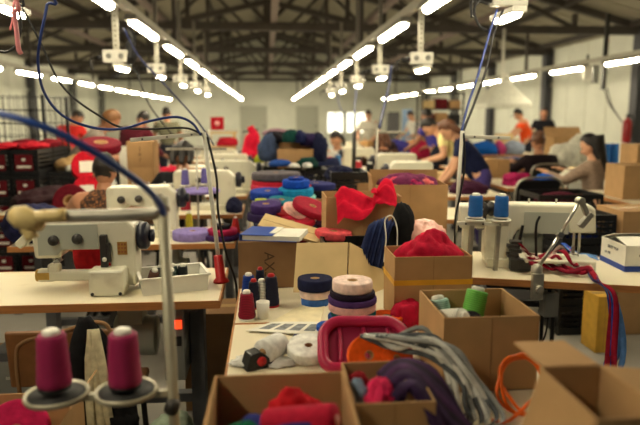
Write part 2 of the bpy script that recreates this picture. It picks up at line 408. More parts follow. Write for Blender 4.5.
def machine(label, loc, rz=0, L_=.5, style='flat', group='sewing machines', knob=True):
    """industrial sewing head; local x: needle at -L/2, handwheel at +L/2; operator at -y; stands at z=0 on the table"""
    t = T('sewing_machine', label, 'sewing machine', loc, rz, group)
    h = .30; x0, x1 = -L_/2, L_/2; en = M['cream']
    if style == 'post':
        # arm in one casting: head, top beam, pillar
        poly = [(x0, h-.155), (x0-.012, h-.02), (x0+.02, h), (x1-.03, h+.005), (x1, h-.03), (x1, .02), (x1-.105, .02), (x1-.108, .10), (x1-.118, h-.15), (x1-.14, h-.12), (x0+.125, h-.12), (x0+.105, h-.155)]
        mb = MB(); mb.prism(poly, .13, Matrix.Translation((0, .065, 0)) @ Matrix.Rotation(PI/2, 4, 'X')); body = P('arm_casting', mb, en, t, bev=.012)
        mb = MB(); mb.box((x0+.17, 0, .058), (.30, .06, .04)); mb.box((x0+.06, 0, .075), (.05, .05, .07)); mb.cyl((x0-.01, 0, .06), (x0+.06, 0, .06), .03, n=18); P('cylinder_bed', mb, en, t, bev=.008)
        mb = MB(); mb.cyl((x0-.018, 0, .06), (x0-.008, 0, .06), .027, n=18); mb.box((x0+.02, -.032, .062), (.05, .004, .03)); P('bed_cap', mb, M['brass'], t)
        mb = MB(); mb.box((x1-.11, -.1, .055), (.148, .1, .11)); bxx = P('front_cover', mb, en, t, bev=.01)
        for s in (-1, 1): mb = MB(); mb.cyl((x1-.11+s*.058, -.151, .012), (x1-.11+s*.058, -.155, .012), .007); P('cover_screw', mb, M['black'], bxx)
        mb = MB(); mb.box((x1-.13, -.078, h-.13), (.028, .028, .15)); mb.box((x1-.1, -.08, h-.2), (.09, .02, .018)); mb.box((x1-.112, -.08, h-.13), (.02, .02, .08)); P('stitch_lever', mb, M['dsteel'], t, bev=.002)
        mb = MB(); mb.ell((x1-.125, -.098, h-.155), (.01, .01, .01)); P('lever_knob', mb, M['white'], t)
        mb = MB(); mb.box((x1-.055, -.066, h-.115), (.042, .004, .055)); lb = P('plate', mb, M['brass'], t)
        mb = MB()
        for k in range(3):
            for j in range(3): mb.box((x1-.068+.013*j, -.069, h-.098-.016*k), (.008, .002, .009))
        P('plate_marks', mb, M['edge'], lb)
        mb = MB(); mb.prism([(x1-.155, h-.116), (x1-.155, h-.012), (x0+.02, h-.012), (x0+.02, h-.14), (x0+.1, h-.14), (x0+.12, h-.116)], .003, Matrix.Translation((0, -.066, 0)) @ Matrix.Rotation(PI/2, 4, 'X')); P('side_panel', mb, M['grey_en'], t)
        # tilted cover at the left end
        mb = MB(); mb.box((x0-.045, -.01, h-.075), (.085, .08, .035), rot=(0, -.75, 0)); P('face_lever', mb, en, t, bev=.006)
    elif style == 'long':
        poly = [(x0, h-.13), (x0+.01, h-.02), (x0+.03, h), (x1-.02, h), (x1, h-.02), (x1, .04), (x1-.11, .04), (x1-.12, h-.16), (x1-.14, h-.12), (x0+.13, h-.10), (x0+.12, h-.13)]
        mb = MB(); mb.prism(poly, .11, Matrix.Translation((0, .055, 0)) @ Matrix.Rotation(PI/2, 4, 'X')); P('arm_casting', mb, en, t, bev=.01)
        mb = MB(); mb.box((0, 0, .022), (L_, .17, .044)); P('bed', mb, en, t, bev=.006)
    else:
        poly = [(x0, h-.14), (x0, h-.02), (x0+.02, h), (x1-.05, h), (x1, h-.05), (x1, .03), (x1-.13, .03), (x1-.14, h-.17), (x1-.16, h-.13), (x0+.12, h-.11), (x0+.11, h-.14)]
        mb = MB(); mb.prism(poly, .12, Matrix.Translation((0, .06, 0)) @ Matrix.Rotation(PI/2, 4, 'X')); P('arm_casting', mb, en, t, bev=.012)
        mb = MB(); mb.box((0, 0, .02), (L_, .18, .04)); P('bed', mb, en, t, bev=.006)
    zb = .11 if style == 'post' else .05
    mb = MB(); mb.cyl((x0+.06, 0, zb+.02), (x0+.06, 0, h-.12), .006); mb.cyl((x0+.085, 0, zb+.04), (x0+.085, 0, h-.12), .006); mb.cyl((x0+.06, 0, zb), (x0+.06, 0, zb+.03), .0025); P('needle_bar', mb, M['steel'], t)
    mb = MB(); mb.box((x0+.078, -.005, zb+.012), (.03, .05, .006)); mb.box((x0+.085, 0, zb+.03), (.014, .014, .04)); P('presser_foot', mb, M['steel'], t, bev=.002)
    mb = MB(); mb.lathe([(.008, 0), (.055, .002), (.06, .015), (.06, .035), (.05, .045), (.012, .05)], 24, (x1+.004, 0, h-.075), Matrix.Rotation(PI/2, 4, 'Y')); mb.lathe([(.028, .05), (.028, .066), (.01, .07)], 16, (x1+.004, 0, h-.075), Matrix.Rotation(PI/2, 4, 'Y')); P('handwheel', mb, plas('navy', (32, 34, 48)), t)
    for kx in ((x0+.09, h-.075), (x0+.19, h-.07)) if knob else ():
        mb = MB(); mb.lathe([(.02, 0), (.022, .006), (.012, .012), (.022, .018), (.018, .026), (.006, .034)], 16, (kx[0], -.066 if style != 'post' else -.07, kx[1]), Matrix.Rotation(PI/2, 4, 'X')); P('tension_dial', mb, M['dsteel'], t)
    mb = MB()
    for k in range(4): mb.cyl((x0+.05+k*(L_-.12)/3, 0, h-.004), (x0+.05+k*(L_-.12)/3, 0, h+.014), .004); mb.ell((x0+.05+k*(L_-.12)/3, 0, h+.016), (.006, .006, .006), 8, 6)
    P('thread_pin', mb, M['steel'], t)
    return t
def cone(label, loc, rgbname, rgb, h=.13, r=.036, rt=.026, group='thread cones', tip=None, tilt=None, base=None):
    t = T('thread_cone', label, 'thread cone', loc, 0, group, rot=tilt)
    mb = MB(); n = 9; prof = [(r*.93, .006), (r, .012)]
    for k in range(1, n): prof.append((r+(rt-r)*k/n+(.0006 if k % 2 else -.0006), .012+(h-.02)*k/n))
    prof += [(rt, h-.008), (rt*.9, h-.004)]
    mb.lathe(prof, 24); P('wound_thread', mb, thr(rgbname, rgb), t)
    tm = tip or M['white']
    mb = MB(); mb.lathe([(rt*.62, h-.012), (rt*.6, h+.004), (rt*.45, h+.007)], 18); P('cone_tip', mb, tm, t); mb = MB(); mb.lathe([(r*.95, 0), (r*.95, .0065)], 20); P('cone_base', mb, base or tm, t); return t
def roll(label, loc, rgbname, rgb, r=.1, h=.025, ri=.02, rot=None, group='webbing rolls', core=None, n=36, name='webbing_roll', cat='webbing roll'):
    t = T(name, label, cat, loc, 0, group, rot=rot)
    mb = MB(); prof = [(ri, .001), (r*.97, 0), (r, h*.15), (r*1.004, h*.5), (r, h*.85), (r*.97, h)]
    k = 7
    for i in range(1, k): prof.append((r*.97+(ri-r*.97)*i/k, h-(.0015 if i % 2 else 0)))
    prof.append((ri, h-.001)); mb.lathe(prof, n, cap=False); mb.lathe([(ri, h-.001), (ri, .001)], n, cap=False)
    P('wound_strap', mb, fab(rgbname, rgb), t)
    mb = MB(); mb.lathe([(ri, .002), (ri, h-.002), (ri*.8, h-.002), (ri*.8, .002), (ri, .002)], 18, cap=False); P('core', mb, core or M['card'], t); return t
def carton(label, loc, w, d, h, rz=0, rot=None, m=None, flaps=(), th=.005, lid=False, text=None, tsize=.05, tape=False, group=None, name='cardboard_box', cat='box', tface='front', trot=0):
    """open or lidded carton; flaps: list of (side, angle from upright outward, length)"""
    m = m or M['card']; t = T(name, label, cat, loc, rz, group, rot=rot)
    mb = MB(); mb.box((0, 0, th/2), (w, d, th))
    for s in (-1, 1): mb.box((s*(w/2-th/2), 0, h/2), (th, d, h)); mb.box((0, s*(d/2-th/2), h/2), (w-2*th, th, h))
    if lid: mb.box((0, 0, h-th/2), (w-.001, d-.001, th))
    b = P('box_body', mb, m, t, bev=.0015)
    mb = MB(); mb.box((0, -d/2-.0006, h*.5), (.0012, .001, h*.98)); P('seam', mb, M['card_d'], b)
    if lid:
        mb = MB(); mb.box((0, 0, h+.0006), (w*.98, .045, .0012)); P('packing_tape', mb, mat('packing tape', (190, 160, 112), rough=.25), t)
        mb = MB(); mb.box((0, 0, h+.0002), (w, .003, .0008)); P('lid_seam', mb, M['card_d'], t)
    for sd, ang, ln in flaps:
        mb = MB(); f = P('flap', mb, m, t)
        wd = (w if sd in 'fb' else d)-.012; mb.box((0, 0, ln/2), (wd, th*.8, ln)); f.data = mb.mesh('flap', m)
        z = {'f': 0, 'b': PI, 'l': -PI/2, 'r': PI/2}[sd]; off = {'f': (0, -d/2+th/2), 'b': (0, d/2-th/2), 'l': (-w/2+th/2, 0), 'r': (w/2-th/2, 0)}[sd]
        f.location = (off[0], off[1], h); f.rotation_euler = (R(ang), 0, z)
    if tape:
        mb = MB(); g = .002
        for s in (-1, 1): mb.box((0, s*(d/2+g/2), h*.62), (w+2*g, g, .018)); mb.box((s*(w/2+g/2), 0, h*.62), (g, d, .018))
        P('yellow_strap', mb, mat('yellow strapping', (214, 158, 36), rough=.5), t, label='yellow strap around the box')
    if text:
        me = textmesh(text, tsize); me.materials.append(mat('print ink', (84, 62, 44), rough=.8)); o = P('printed_mark', me, None, t)
        if tface == 'front': o.location = (0, -d/2-.0008, h*.5); o.rotation_euler = (PI/2, trot, 0)
        else: o.location = (-w/2-.0008, 0, h*.5); o.rotation_euler = (PI/2, trot, -PI/2)
    return t
def cloth(label, loc, rgbname, rgb, r, seed=1, amp=.3, freq=2.4, rz=0, name='fabric_heap', cat='fabric', group=None, base=.5, n=44):
    mb = MB(); mb.heap(r, seed, amp, freq, n, n//2, base=base)
    zmin = min(v[2] for v in mb.v); o = P(name, mb, fab(rgbname, rgb)); o.location = (loc[0], loc[1], loc[2]-zmin); o.rotation_euler = (0, 0, rz)
    return tag(o, label, cat, group)
def crate_mesh(w, d, h):
    mb = MB(); e = .02; mb.box((0, 0, .006), (w-.01, d-.01, .012))
    for sx in (-1, 1):
        for sy in (-1, 1): mb.box((sx*(w/2-e/2), sy*(d/2-e/2), h/2), (e, e, h))
    for z, hh in ((.03, .04), (h*.38, .018), (h*.55, .018), (h*.72, .018), (h-.02, .04)):
        for s in (-1, 1): mb.box((s*(w/2-.006), 0, z), (.01, d-.02, hh)); mb.box((0, s*(d/2-.006), z), (w-.02, .01, hh))
    k = int(w/.05)
    for i in range(1, k):
        for s in (-1, 1): mb.box((-w/2+w*i/k, s*(d/2-.008), h/2), (.008, .006, h*.9))
    return mb
def crate(label, loc, w=.3, d=.4, h=.2, rz=0, card=False, group='plastic crates', col=None):
    t = T('plastic_crate', label, 'crate', loc, rz, group); P('crate_shell', crate_mesh(w, d, h), col or M['black'], t)
    if card:
        mb = MB(); mb.box((0, -d/2-.003, h*.5), (w*.62, .003, h*.62)); c = P('label_panel', mb, fab('burgundy card', (94, 22, 30)), t)
        mb = MB(); mb.box((0, -d/2-.0055, h*.34), (w*.5, .002, h*.09)); mb.box((.0, -d/2-.0055, h*.62), (w*.12, .002, h*.1)); P('white_sticker', mb, M['paper'], c)
    return t
def thread_stand(label, base, H, bars, mat_=None, r=.008, group='thread stands', plates=()):
    t = T('thread_stand', label, 'thread stand', base, 0, group); m = mat_ or M['alu']
    mb = MB(); mb.lathe([(.02, 0), (.02, .02), (r, .03)], 14); P('foot_clamp', mb, M['dsteel'], t)
    mb = MB(); mb.cyl((0, 0, .0), (0, 0, H), r); P('pole', mb, m, t)
    for (z, xa, xb, y) in bars:
        mb = MB(); mb.box(((xa+xb)/2, y, z), (abs(xb-xa), .014, .016)); b = P('crossbar', mb, m, t, bev=.002)
        nn = max(2, int(abs(xb-xa)/.08))
        for k in range(nn): mb = MB(); mb.cyl((xa+(xb-xa)*(k+.5)/nn, y, z), (xa+(xb-xa)*(k+.5)/nn, y-.012, z), .004, n=8); P('thread_eyelet', mb, M['dsteel'], b)
    for (x, y, z, rr) in plates:
        mb = MB(); mb.lathe([(.002, 0), (rr*.96, 0), (rr, .006), (rr*.97, .013), (rr*.9, .007), (.002, .005)], 32, (x, y, z)); p = P('spool_plate', mb, m, t)
        mb = MB(); mb.lathe([(.002, 0), (rr*.86, 0), (rr*.86, .003), (.002, .004)], 28, (x, y, z+.006)); P('foam_pad', mb, M['blackr'], p)
    return t
# ================================================================== people
def skin_mesh(vs, es, rad, root=0, sub=1, name='body'):
    me = bpy.data.meshes.new('tmp'); me.from_pydata([tuple(v) for v in vs], es, []); o = bpy.data.objects.new('tmp', me); C.objects.link(o)
    o.modifiers.new('Skin', 'SKIN'); sv = me.skin_vertices[0].data
    for i, r in enumerate(rad): sv[i].radius = (r, r) if not isinstance(r, tuple) else r; sv[i].use_root = (i == root)
    s = o.modifiers.new('Sub', 'SUBSURF'); s.levels = sub; s.render_levels = sub
    dg = bpy.context.evaluated_depsgraph_get(); m2 = bpy.data.meshes.new_from_object(o.evaluated_get(dg)); bpy.data.objects.remove(o); bpy.data.meshes.remove(me)
    m2.name = name
    for p in m2.polygons: p.use_smooth = True
    return m2
SKIN = {'a': mat('skin', (206, 156, 124), rough=.55, var=.06, spec=.35), 'b': mat('skin tan', (178, 126, 96), rough=.55, var=.06, spec=.35)}
def ik(s, e, l1, l2, pole):
    d = e-s; L = min(d.length, (l1+l2)*.995); dn = d.normalized(); a = (l1*l1-l2*l2+L*L)/(2*L); hgt = math.sqrt(max(0, l1*l1-a*a))
    pl = (Vector(pole)-dn*Vector(pole).dot(dn)).normalized(); return s+dn*a+pl*hgt, s+dn*L
def person(label, loc, rz, seated=False, lean=0., hands=((-.25, .3, .95), (.25, .3, .95)), head=(0, 0, 0), skin='a', hair='dark', hstyle='short', top=('grey top', (90, 90, 90)), sleeve='short', bottom=('dark trousers', (36, 38, 50)), group=None, topm=None, S=1., look=None):
    t = T('person', label, 'person', loc, rz, group); t.scale = (S, S, S)
    hz = .52 if seated else .90
    Rl = Matrix.Rotation(-lean, 3, 'X')
    def up(x, y, z): return Vector((0, 0, hz))+Rl @ Vector((x, y, z))
    V = []; E = []; RD = []
    def nd(p, r, par=None): V.append(Vector(p)); RD.append(r); i = len(V)-1; (E.append((par, i)) if par is not None else None); return i
    pel = nd((0, 0, hz), .125); wa = nd(up(0, .01, .14), .112, pel); ch = nd(up(0, .015, .34), .132, wa); nb = nd(up(0, 0, .462), .08, ch)
    nk = nd(up(0, .01, .515), .056, nb); hd = nd(up(0, .02, .57), .062, nk)
    wrists = []; els = []; shs = []; idx = {}
    for k, sx in enumerate((-1, 1)):
        sp = up(sx*.17, -.005, .43); sh = nd(sp, .07, ch); tgt = Vector(hands[k]); el, wr = ik(sp, tgt, .275, .25, Rl @ Vector((sx*.6, -.5, -.9)))
        ei = nd(el, .042, sh); mi_ = nd((el+wr)/2, .038, ei); wi = nd(wr, .026, mi_); d = (wr-el).normalized(); sd = d.cross(Vector((0, 0, 1))).normalized()*sx; dn = Vector((0, 0, -1))
        pm = nd(wr+d*.05, .033, wi)
        for j, (o_, ln) in enumerate(((-.027, .055), (-.009, .068), (.009, .072), (.027, .06))):
            b = nd(wr+d*.088+sd*o_*.9, .0105, pm); f1 = nd(wr+d*(.088+ln*.55)+sd*o_+dn*.008, .009, b); nd(wr+d*(.088+ln*.9)+sd*o_+dn*.026, .0075, f1)
        th = nd(wr+d*.04-sd*.042, .012, pm); nd(wr+d*.08-sd*.062+dn*.012, .009, th)
        shs.append(sp); els.append(el); wrists.append(wr)
    legs = []
    for sx in (-1, 1):
        h0 = Vector((sx*.085, 0, hz-.02)); 
        if seated: kn = Vector((sx*.11, .42, .52)); an = Vector((sx*.11, .40, .1))
        else: kn = Vector((sx*.095, .03, .48)); an = Vector((sx*.1, -.02, .09))
        hi = nd(h0, .092, pel); mid = nd((h0+kn)/2, .08, hi); ki = nd(kn, .058, mid); cf = nd(kn.lerp(an, .4)-Vector((0, .015, 0)), .056, ki); ai = nd(an, .038, cf); nd(an+Vector((0, .05, -.055)), .036, ai); nd(an+Vector((0, .15, -.06)), .032, len(V)-1)
        legs.append((h0, kn, an))
    body = skin_mesh(V, E, RD, 0, 1)
    # head joined into the body mesh
    hm = Matrix.Translation(up(0, .03, .64)) @ (Rl.to_4x4()) @ Euler((-head[0], head[1], head[2])).to_matrix().to_4x4()
    def hf(p, q):
        if p.z < -.2: q.x *= 1-.28*min(1, (-p.z-.2)/.7); q.y = q.y+.012*(-p.z)
        if p.y > .3 and abs(p.x) < .22:   # nose ridge and brow
            if -.35 < p.z < .12: q.y += .016*(1-abs(p.x)/.22)*(1-abs(p.z+.18)/.32 if abs(p.z+.18) < .32 else 0)
        if p.y > .5 and abs(p.z-.05) < .14 and .2 < abs(p.x) < .55: q.y -= .006
        return q
    hb = MB(); hb.ell((0, 0, 0), (.074, .094, .118), 24, 18, mx=None, fn=hf)
    for sx in (-1, 1): hb.ell((sx*.075, -.005, -.015), (.009, .018, .03), 8, 8)
    hb.ell((0, .1, -.022), (.011, .015, .022), 8, 8)
    bm = bmesh.new(); bm.from_mesh(body); hme = hb.mesh('h', SKIN[skin]); hme.transform(hm); bm.from_mesh(hme); bm.to_mesh(body); bm.free(); bpy.data.meshes.remove(hme)
    body.materials.clear(); body.materials.append(SKIN[skin])
    for p in body.polygons: p.use_smooth = True; p.material_index = 0
    P('body', body, None, t)
    for sx in (-1, 1):
        mb = MB(); mb.ell((sx*.03, .084, .005), (.0125, .008, .008), 10, 8, mx=None); me = mb.mesh('eye', mat('eye', (40, 30, 26), rough=.2)); me.transform(hm); P('eye', me, None, t)
    mb = MB(); mb.ell((0, .088, -.062), (.024, .008, .006), 10, 6); me = mb.mesh('mouth', mat('lips', (150, 76, 70), rough=.5)); me.transform(hm); P('mouth', me, None, t)
    hc = {'dark': (28, 22, 20), 'brown': (92, 56, 34), 'blond': (122, 82, 46)}[hair]; hmat = mat('hair '+hair, hc, rough=.5, var=.35, scale=30, stretch=(6, 6, 1), bump=.3, bscale=80)
    mb = MB()
    def hairf(p, q):
        front = p.y > .25 and p.z < .55
        side = p.z < -.25
        if front or side: q = q*.86
        q *= 1+.04*noise.noise(p*5); return q
    mb.ell((0, -.01, .015), (.084, .104, .124), 24, 18, fn=hairf)
    if hstyle == 'long':
        an_ = lean+head[0]; dv = Vector((0, math.sin(an_), -math.cos(an_))); bk = Vector((0, -math.cos(an_), -math.sin(an_))); p0 = Vector((0, -.075, .03))
        mb.tube([p0-dv*.05, p0+dv*.06+bk*.02, p0+dv*.17+bk*.05, p0+dv*.30+bk*.085, p0+dv*.44+bk*.085], lambda t_: .07*(1-.7*t_**2)+.008, n=12)
        for sx in (-1, 1): mb.tube([(sx*.05, -.04, .03), (sx*.062, -.05, -.08), (sx*.06, -.07, -.16)], lambda t_: .03*(1-.5*t_), n=8)
    elif hstyle == 'bob':
        for sx in (-1, 0, 1): mb.tube([(sx*.055, -.05, .04), (sx*.075, -.06, -.06), (sx*.068, -.06, -.15)], lambda t_: .042*(1-.5*t_), n=8)
    elif hstyle == 'bun': mb.ell((0, -.105, .07), (.04, .038, .038), 12, 10)
    elif hstyle == 'cap':
        mb.box((0, .11, .055), (.12, .1, .008))
    me = mb.mesh('hair', hmat); me.transform(hm); P('hair', me, None, t)
    # clothes
    tv = []; te = []; tr = []
    def n2(p, r, par=None): tv.append(Vector(p)); tr.append(r); i = len(tv)-1; (te.append((par, i)) if par is not None else None); return i
    a = n2((0, 0, hz-.03), .152); b = n2(up(0, .005, .13), .142, a); c_ = n2(up(0, .015, .34), .15, b)
    if sleeve == 'none': ct = n2(up(0, .0, .42), .135, c_); n2(up(0, -.005, .49), .085, ct); c_ = ct
    else: n2(up(0, 0, .462), .094, c_)
    for k in range(2):
        if sleeve == 'none': n2(up((-.13, .13)[k], -.01, .45), .085, c_); continue
        s_ = n2(shs[k], .086, c_)
        if sleeve == 'short': n2(shs[k].lerp(els[k], .62), .06, s_)
        else: e_ = n2(els[k], .054, s_); n2(els[k].lerp(wrists[k], .5), .048, e_); n2(els[k].lerp(wrists[k], .92), .038, len(tv)-1)
    if sleeve == 'none':
        mb = MB(); vs = []; fs = []; n = 24; rings = [(-.06, .165, .14), (.05, .16, .13), (.15, .152, .124), (.28, .168, .138), (.36, .18, .142), (.42, .182, .128), (.462, .15, .112), (.49, .105, .092), (.505, .08, .078)]
        for z, ax, ay in rings:
            for k in range(n): q = 2*PI*k/n; vs.append(up(ax*math.cos(q), .008+ay*math.sin(q), z))
        for i in range(len(rings)-1):
            for k in range(n): fs.append((i*n+k, i*n+(k+1) % n, (i+1)*n+(k+1) % n, (i+1)*n+k))
        mb.add(vs, fs, True); sm = mb.mesh('top', topm or fab(*top))
    else: sm = skin_mesh(tv, te, tr, 0, 1, 'top')
    sm.materials.clear(); sm.materials.append(topm or fab(*top)); P('top', sm, None, t)
    tv.clear(); te.clear(); tr.clear(); a = n2((0, 0, hz), .136)
    n2(up(0, .0, .12), .134, a)
    for (h0, kn, an) in legs: h_ = n2(h0, .104, a); m_ = n2((h0+kn)/2, .092, h_); k_ = n2(kn, .07, m_); n2(kn.lerp(an, .93), .052, k_)
    sm = skin_mesh(tv, te, tr, 0, 1, 'trousers'); sm.materials.clear(); sm.materials.append(fab(*bottom)); P('trousers', sm, None, t)
    for (h0, kn, an) in legs:
        mb = MB(); mb.ell((an.x, an.y+.06, .045), (.05, .14, .05), 12, 8, fn=lambda p, q: Vector((q.x, q.y, max(q.z, -.044)))); P('shoe', mb, plas('shoe', (40, 40, 44), .6), t)
    return t
# ================================================================== near half of the hall
ZT = .75
# centre line of work tables
ct0 = sewing_table('work_table', 'white-topped centre work table nearest the camera, carrying open cartons', -.125, .765, .72, 2.06, motor=False, group='centre work tables')
sewing_table('work_table', 'white-topped centre work table carrying thread cones and the strapped box', -.125, .765, 2.065, 3.27, motor=False, group='centre work tables')
sewing_table('work_table', 'centre work table buried under coloured webbing rolls', -.125, 1.03, 3.275, 4.7, motor=False, group='centre work tables')
# ---- open carton, front left
carton('open brown carton at the front edge holding green, blue and crimson rolls', (.02, 1.10, ZT), .272, .30, .165, m=M['card'], flaps=(('l', 165, .1),), group='open cartons on centre table')
def fabroll(label, loc, nm, rgb, r, L_, rot, end=None):
    t = T('fabric_roll', label, 'fabric roll', loc, 0, 'rolls in the front carton', rot=rot)
    mb = MB(); mb.lathe([(r*.3, 0), (r*.96, .002), (r, .012), (r*1.01, L_*.5), (r, L_-.012), (r*.96, L_-.002), (r*.3, L_)], 22); P('rolled_cloth', mb, fab(nm, rgb), t)
    mb = MB(); mb.lathe([(r*.34, -.001), (r*.34, L_+.002)], 14); P('core', mb, end or M['white'], t); return t
fabroll('crimson fabric roll with pale end sticking up in the front carton', (-.01, 1.13, .86), 'crimson', (176, 26, 54), .033, .145, (R(78), 0, R(70)), mat('pale core', (226, 170, 160), rough=.7))
fabroll('green roll with white end in the front carton', (-.085, 1.15, .825), 'green', (20, 104, 70), .024, .12, (R(60), 0, R(25)))
fabroll('navy blue roll lying in the front carton', (-.045, 1.16, .84), 'royal navy', (34, 40, 104), .03, .16, (R(80), 0, R(50)))
cloth('bright red cloth scrap in the front carton beside the crimson roll', (.05, 1.19, .80), 'bright red', (196, 30, 40), (.06, .04, .07), 3, group='rolls in the front carton')
cloth('mixed dark cloth filling the bottom of the front carton', (.02, 1.1, .757), 'dark mix', (60, 40, 52), (.12, .13, .07), 2, amp=.2)
cloth('pale pink cloth scrap low in the front carton', (.08, 1.02, .757), 'pale pink', (226, 160, 160), (.05, .05, .07), 4)
# ---- middle carton
carton('small open carton filled with purple straps and a pink scrap', (.241, 1.225, ZT), .162, .21, .152, m=M['card'], group='open cartons on centre table')
cloth('hot pink cloth scrap in the small carton', (.225, 1.20, .845), 'hot pink', (216, 44, 92), (.03, .04, .045), 8, amp=.4)
cloth('dark red cloth scrap in the corner of the small carton', (.19, 1.28, .84), 'dark red', (140, 24, 34), (.03, .03, .04), 9)
cloth('grey blue cloth scrap at the left side of the small carton', (.185, 1.23, .84), 'grey blue', (112, 128, 150), (.022, .04, .04), 10)
cloth('dark plum cloth filling the small carton', (.25, 1.225, .757), 'plum dark', (46, 28, 50), (.06, .085, .075), 11)
def strapset(name, label, cat, mats_, paths, w, nrm, group=None, twist=0., th=.0016):
    t = T(name, label, cat, Vector(paths[0][0]), 0, group); o = Vector(paths[0][0])
    for i, p in enumerate(paths):
        mb = MB(); mb.ribbon([Vector(q)-o for q in p], w, nrm, th, twist=twist); P('strap', mb, mats_[i % len(mats_)], t)
    return t
rnd = random.Random(5)
# purple straps spilling over the right side of the small carton
pp = []
for k in range(9):
    e = rnd.uniform(-1, 1); a = Vector((.235+.006*e, 1.28-.014*k, .885-.003*k)); b = Vector((.285, 1.27-.016*k+.01*e, .918+.008*e)); c_ = Vector((.345+.008*e, 1.245-.02*k, .905-.012*k)); d_ = Vector((.395+.004*k, 1.20-.018*k+.01*e, .82-.004*k)); e_ = Vector((.43+.012*e, 1.17-.02*k, ZT+.01+.003*k))
    pp.append((a, b, c_, d_, e_))
strapset('strap_bundle', 'dark purple strap bundle spilling from the small carton towards the front', 'strap', [fab('plum strap', (66, 38, 74)), fab('plum strap dark', (40, 26, 48)), fab('plum strap mid', (52, 34, 66))], pp, .03, (.35, -.3, 1), twist=.8)
# grey webbing bundle
pp = []
for k in range(16):
    e = rnd.uniform(-1.7, 1.7); g = rnd.uniform(-1.8, 1.8); q = k/15
    a = Vector((.245+.01*g, 1.50-.02*q, .90+.01*q)); b = Vector((.30+.02*q, 1.47-.03*q, .895+.012*e)); c_ = Vector((.37+.05*q+.01*e, 1.45-.06*q, .915-.03*q+.014*g)); d_ = Vector((.41+.075*q, 1.42-.08*q+.012*e, .87-.045*q+.01*g)); e_ = Vector((.43+.08*q+.012*g, 1.38-.09*q, .79-.01*q)); f_ = Vector((.42+.07*q, 1.34-.09*q, ZT+.012+.004*e+.006*q))
    pp.append((a, b, c_, d_, e_, f_))
strapset('webbing_bundle', 'grey webbing bundle looped beside the orange roll, its strands arching right', 'webbing', [fab('grey web', (150, 152, 150)), fab('grey web light', (206, 206, 200)), fab('grey web dark', (84, 88, 92))], pp, .0125, (.4, -.6, .6), twist=1.6)
# orange rolls behind the small carton
t = roll('orange webbing roll standing behind the small carton', (.245, 1.50, .845), 'orange', (236, 92, 26), .052, .035, .012, rot=(R(62), 0, R(5)))
roll('smaller orange webbing roll leaning right of the larger orange one', (.315, 1.495, .835), 'orange', (236, 92, 26), .042, .03, .01, rot=(R(58), R(14), 0))
# ---- magenta padded tray
def rrect(w, h, r, n=8):
    p = []
    for cx, cy, a0 in ((w/2-r, h/2-r, 0), (-w/2+r, h/2-r, 90), (-w/2+r, -h/2+r, 180), (w/2-r, -h/2+r, 270)):
        for k in range(n+1): a = R(a0+90*k/n); p.append((cx+r*math.cos(a), cy+r*math.sin(a)))
    return p
t = T('plastic_tray', 'magenta rounded tray propped upright behind the orange rolls', 'tray', (.262, 1.60, ZT+.014), 0, rot=(R(38), 0, R(-4)))
mg = mat('magenta moulded plastic', (172, 28, 74), rough=.42, var=.08, scale=14)
mb = MB(); pts = [(x, y+.085+.012*math.cos(x*22), 0) for x, y in rrect(.235, .15, .045)]; mb.tube(pts, .0165, 10, smooth_path=False, closed=True); P('padded_rim', mb, mg, t)
mb = MB(); mb.prism([(x, y+.085) for x, y in rrect(.235, .15, .045)], .006, Matrix.Translation((0, 0, -.014))); P('tray_floor', mb, mat('magenta moulded plastic shaded', (138, 22, 62), rough=.5, var=.1), t)  # shading inside the rim is painted in as a darker magenta
for x in (-.07, .0, .07): mb = MB(); mb.tube([(x, .03, -.006), (x+.003, .085, -.004), (x, .14, -.006)], .006); P('tray_rib', mb, mg, t)
# ---- carton with thread cones
carton('open carton in front of the strapped box holding green and white cones', (.5625, 1.604, ZT), .25, .258, .2, m=M['card'], group='open cartons on centre table')
cone('white cone lying at the left wall of the thread carton', (.475, 1.63, .885), 'white', (222, 222, 210), .09, .034, .026, tilt=(R(50), R(50), 0), group='cones in the thread carton')
cone('bright green cone with white top standing in the thread carton', (.56, 1.64, .86), 'lime green', (120, 206, 86), .115, .031, .03, tilt=(R(-10), R(14), 0), group='cones in the thread carton')
cone('pale mint cone beside the lime one in the thread carton', (.50, 1.69, .835), 'mint', (176, 214, 204), .1, .034, .03, tilt=(R(-12), R(-8), 0), group='cones in the thread carton')
roll('black roll lying in front of the green cone in the thread carton', (.545, 1.59, .885), 'black', (24, 24, 26), .032, .03, .01, rot=(R(20), R(-10), 0), group='cones in the thread carton')
cloth('brown paper padding under the cones in the thread carton', (.5625, 1.604, ZT+.006), 'brown paper', (150, 116, 78), (.1, .105, .085), 77, amp=.15, cat='packing paper', name='packing_paper')
# ---- orange cord
t = T('cord_coil', 'orange cord coiled loosely beside the thread carton', 'cord', (.60, 1.375, ZT))
mb = MB(); pts = []
for k in range(40):
    a = 2*PI*k/13; rr = .06+.012*math.sin(k*.9); pts.append((rr*math.cos(a)*1.05+.004*k/13, .035*math.sin(a)+.004*math.sin(k), .062+rr*math.sin(a)*.85+.01*math.sin(k*1.7)*.3))
mb.tube([(-.09, -.06, .006), (-.05, -.07, .008)]+pts+[(.03, -.09, .01), (.08, -.12, .006)], .0042, 8, sub=3); P('cord', mb, plas('orange cord', (238, 104, 22)), t)
# ---- nearest carton on the right with folded out flaps
carton('nearest brown carton, at the lower right with flaps folded outward', (.5475, .94, ZT), .118, .2, .25, m=M['card'], flaps=(('b', 92, .138), ('l', 164, .14), ('r', 97, .16)), group='open cartons on centre table')
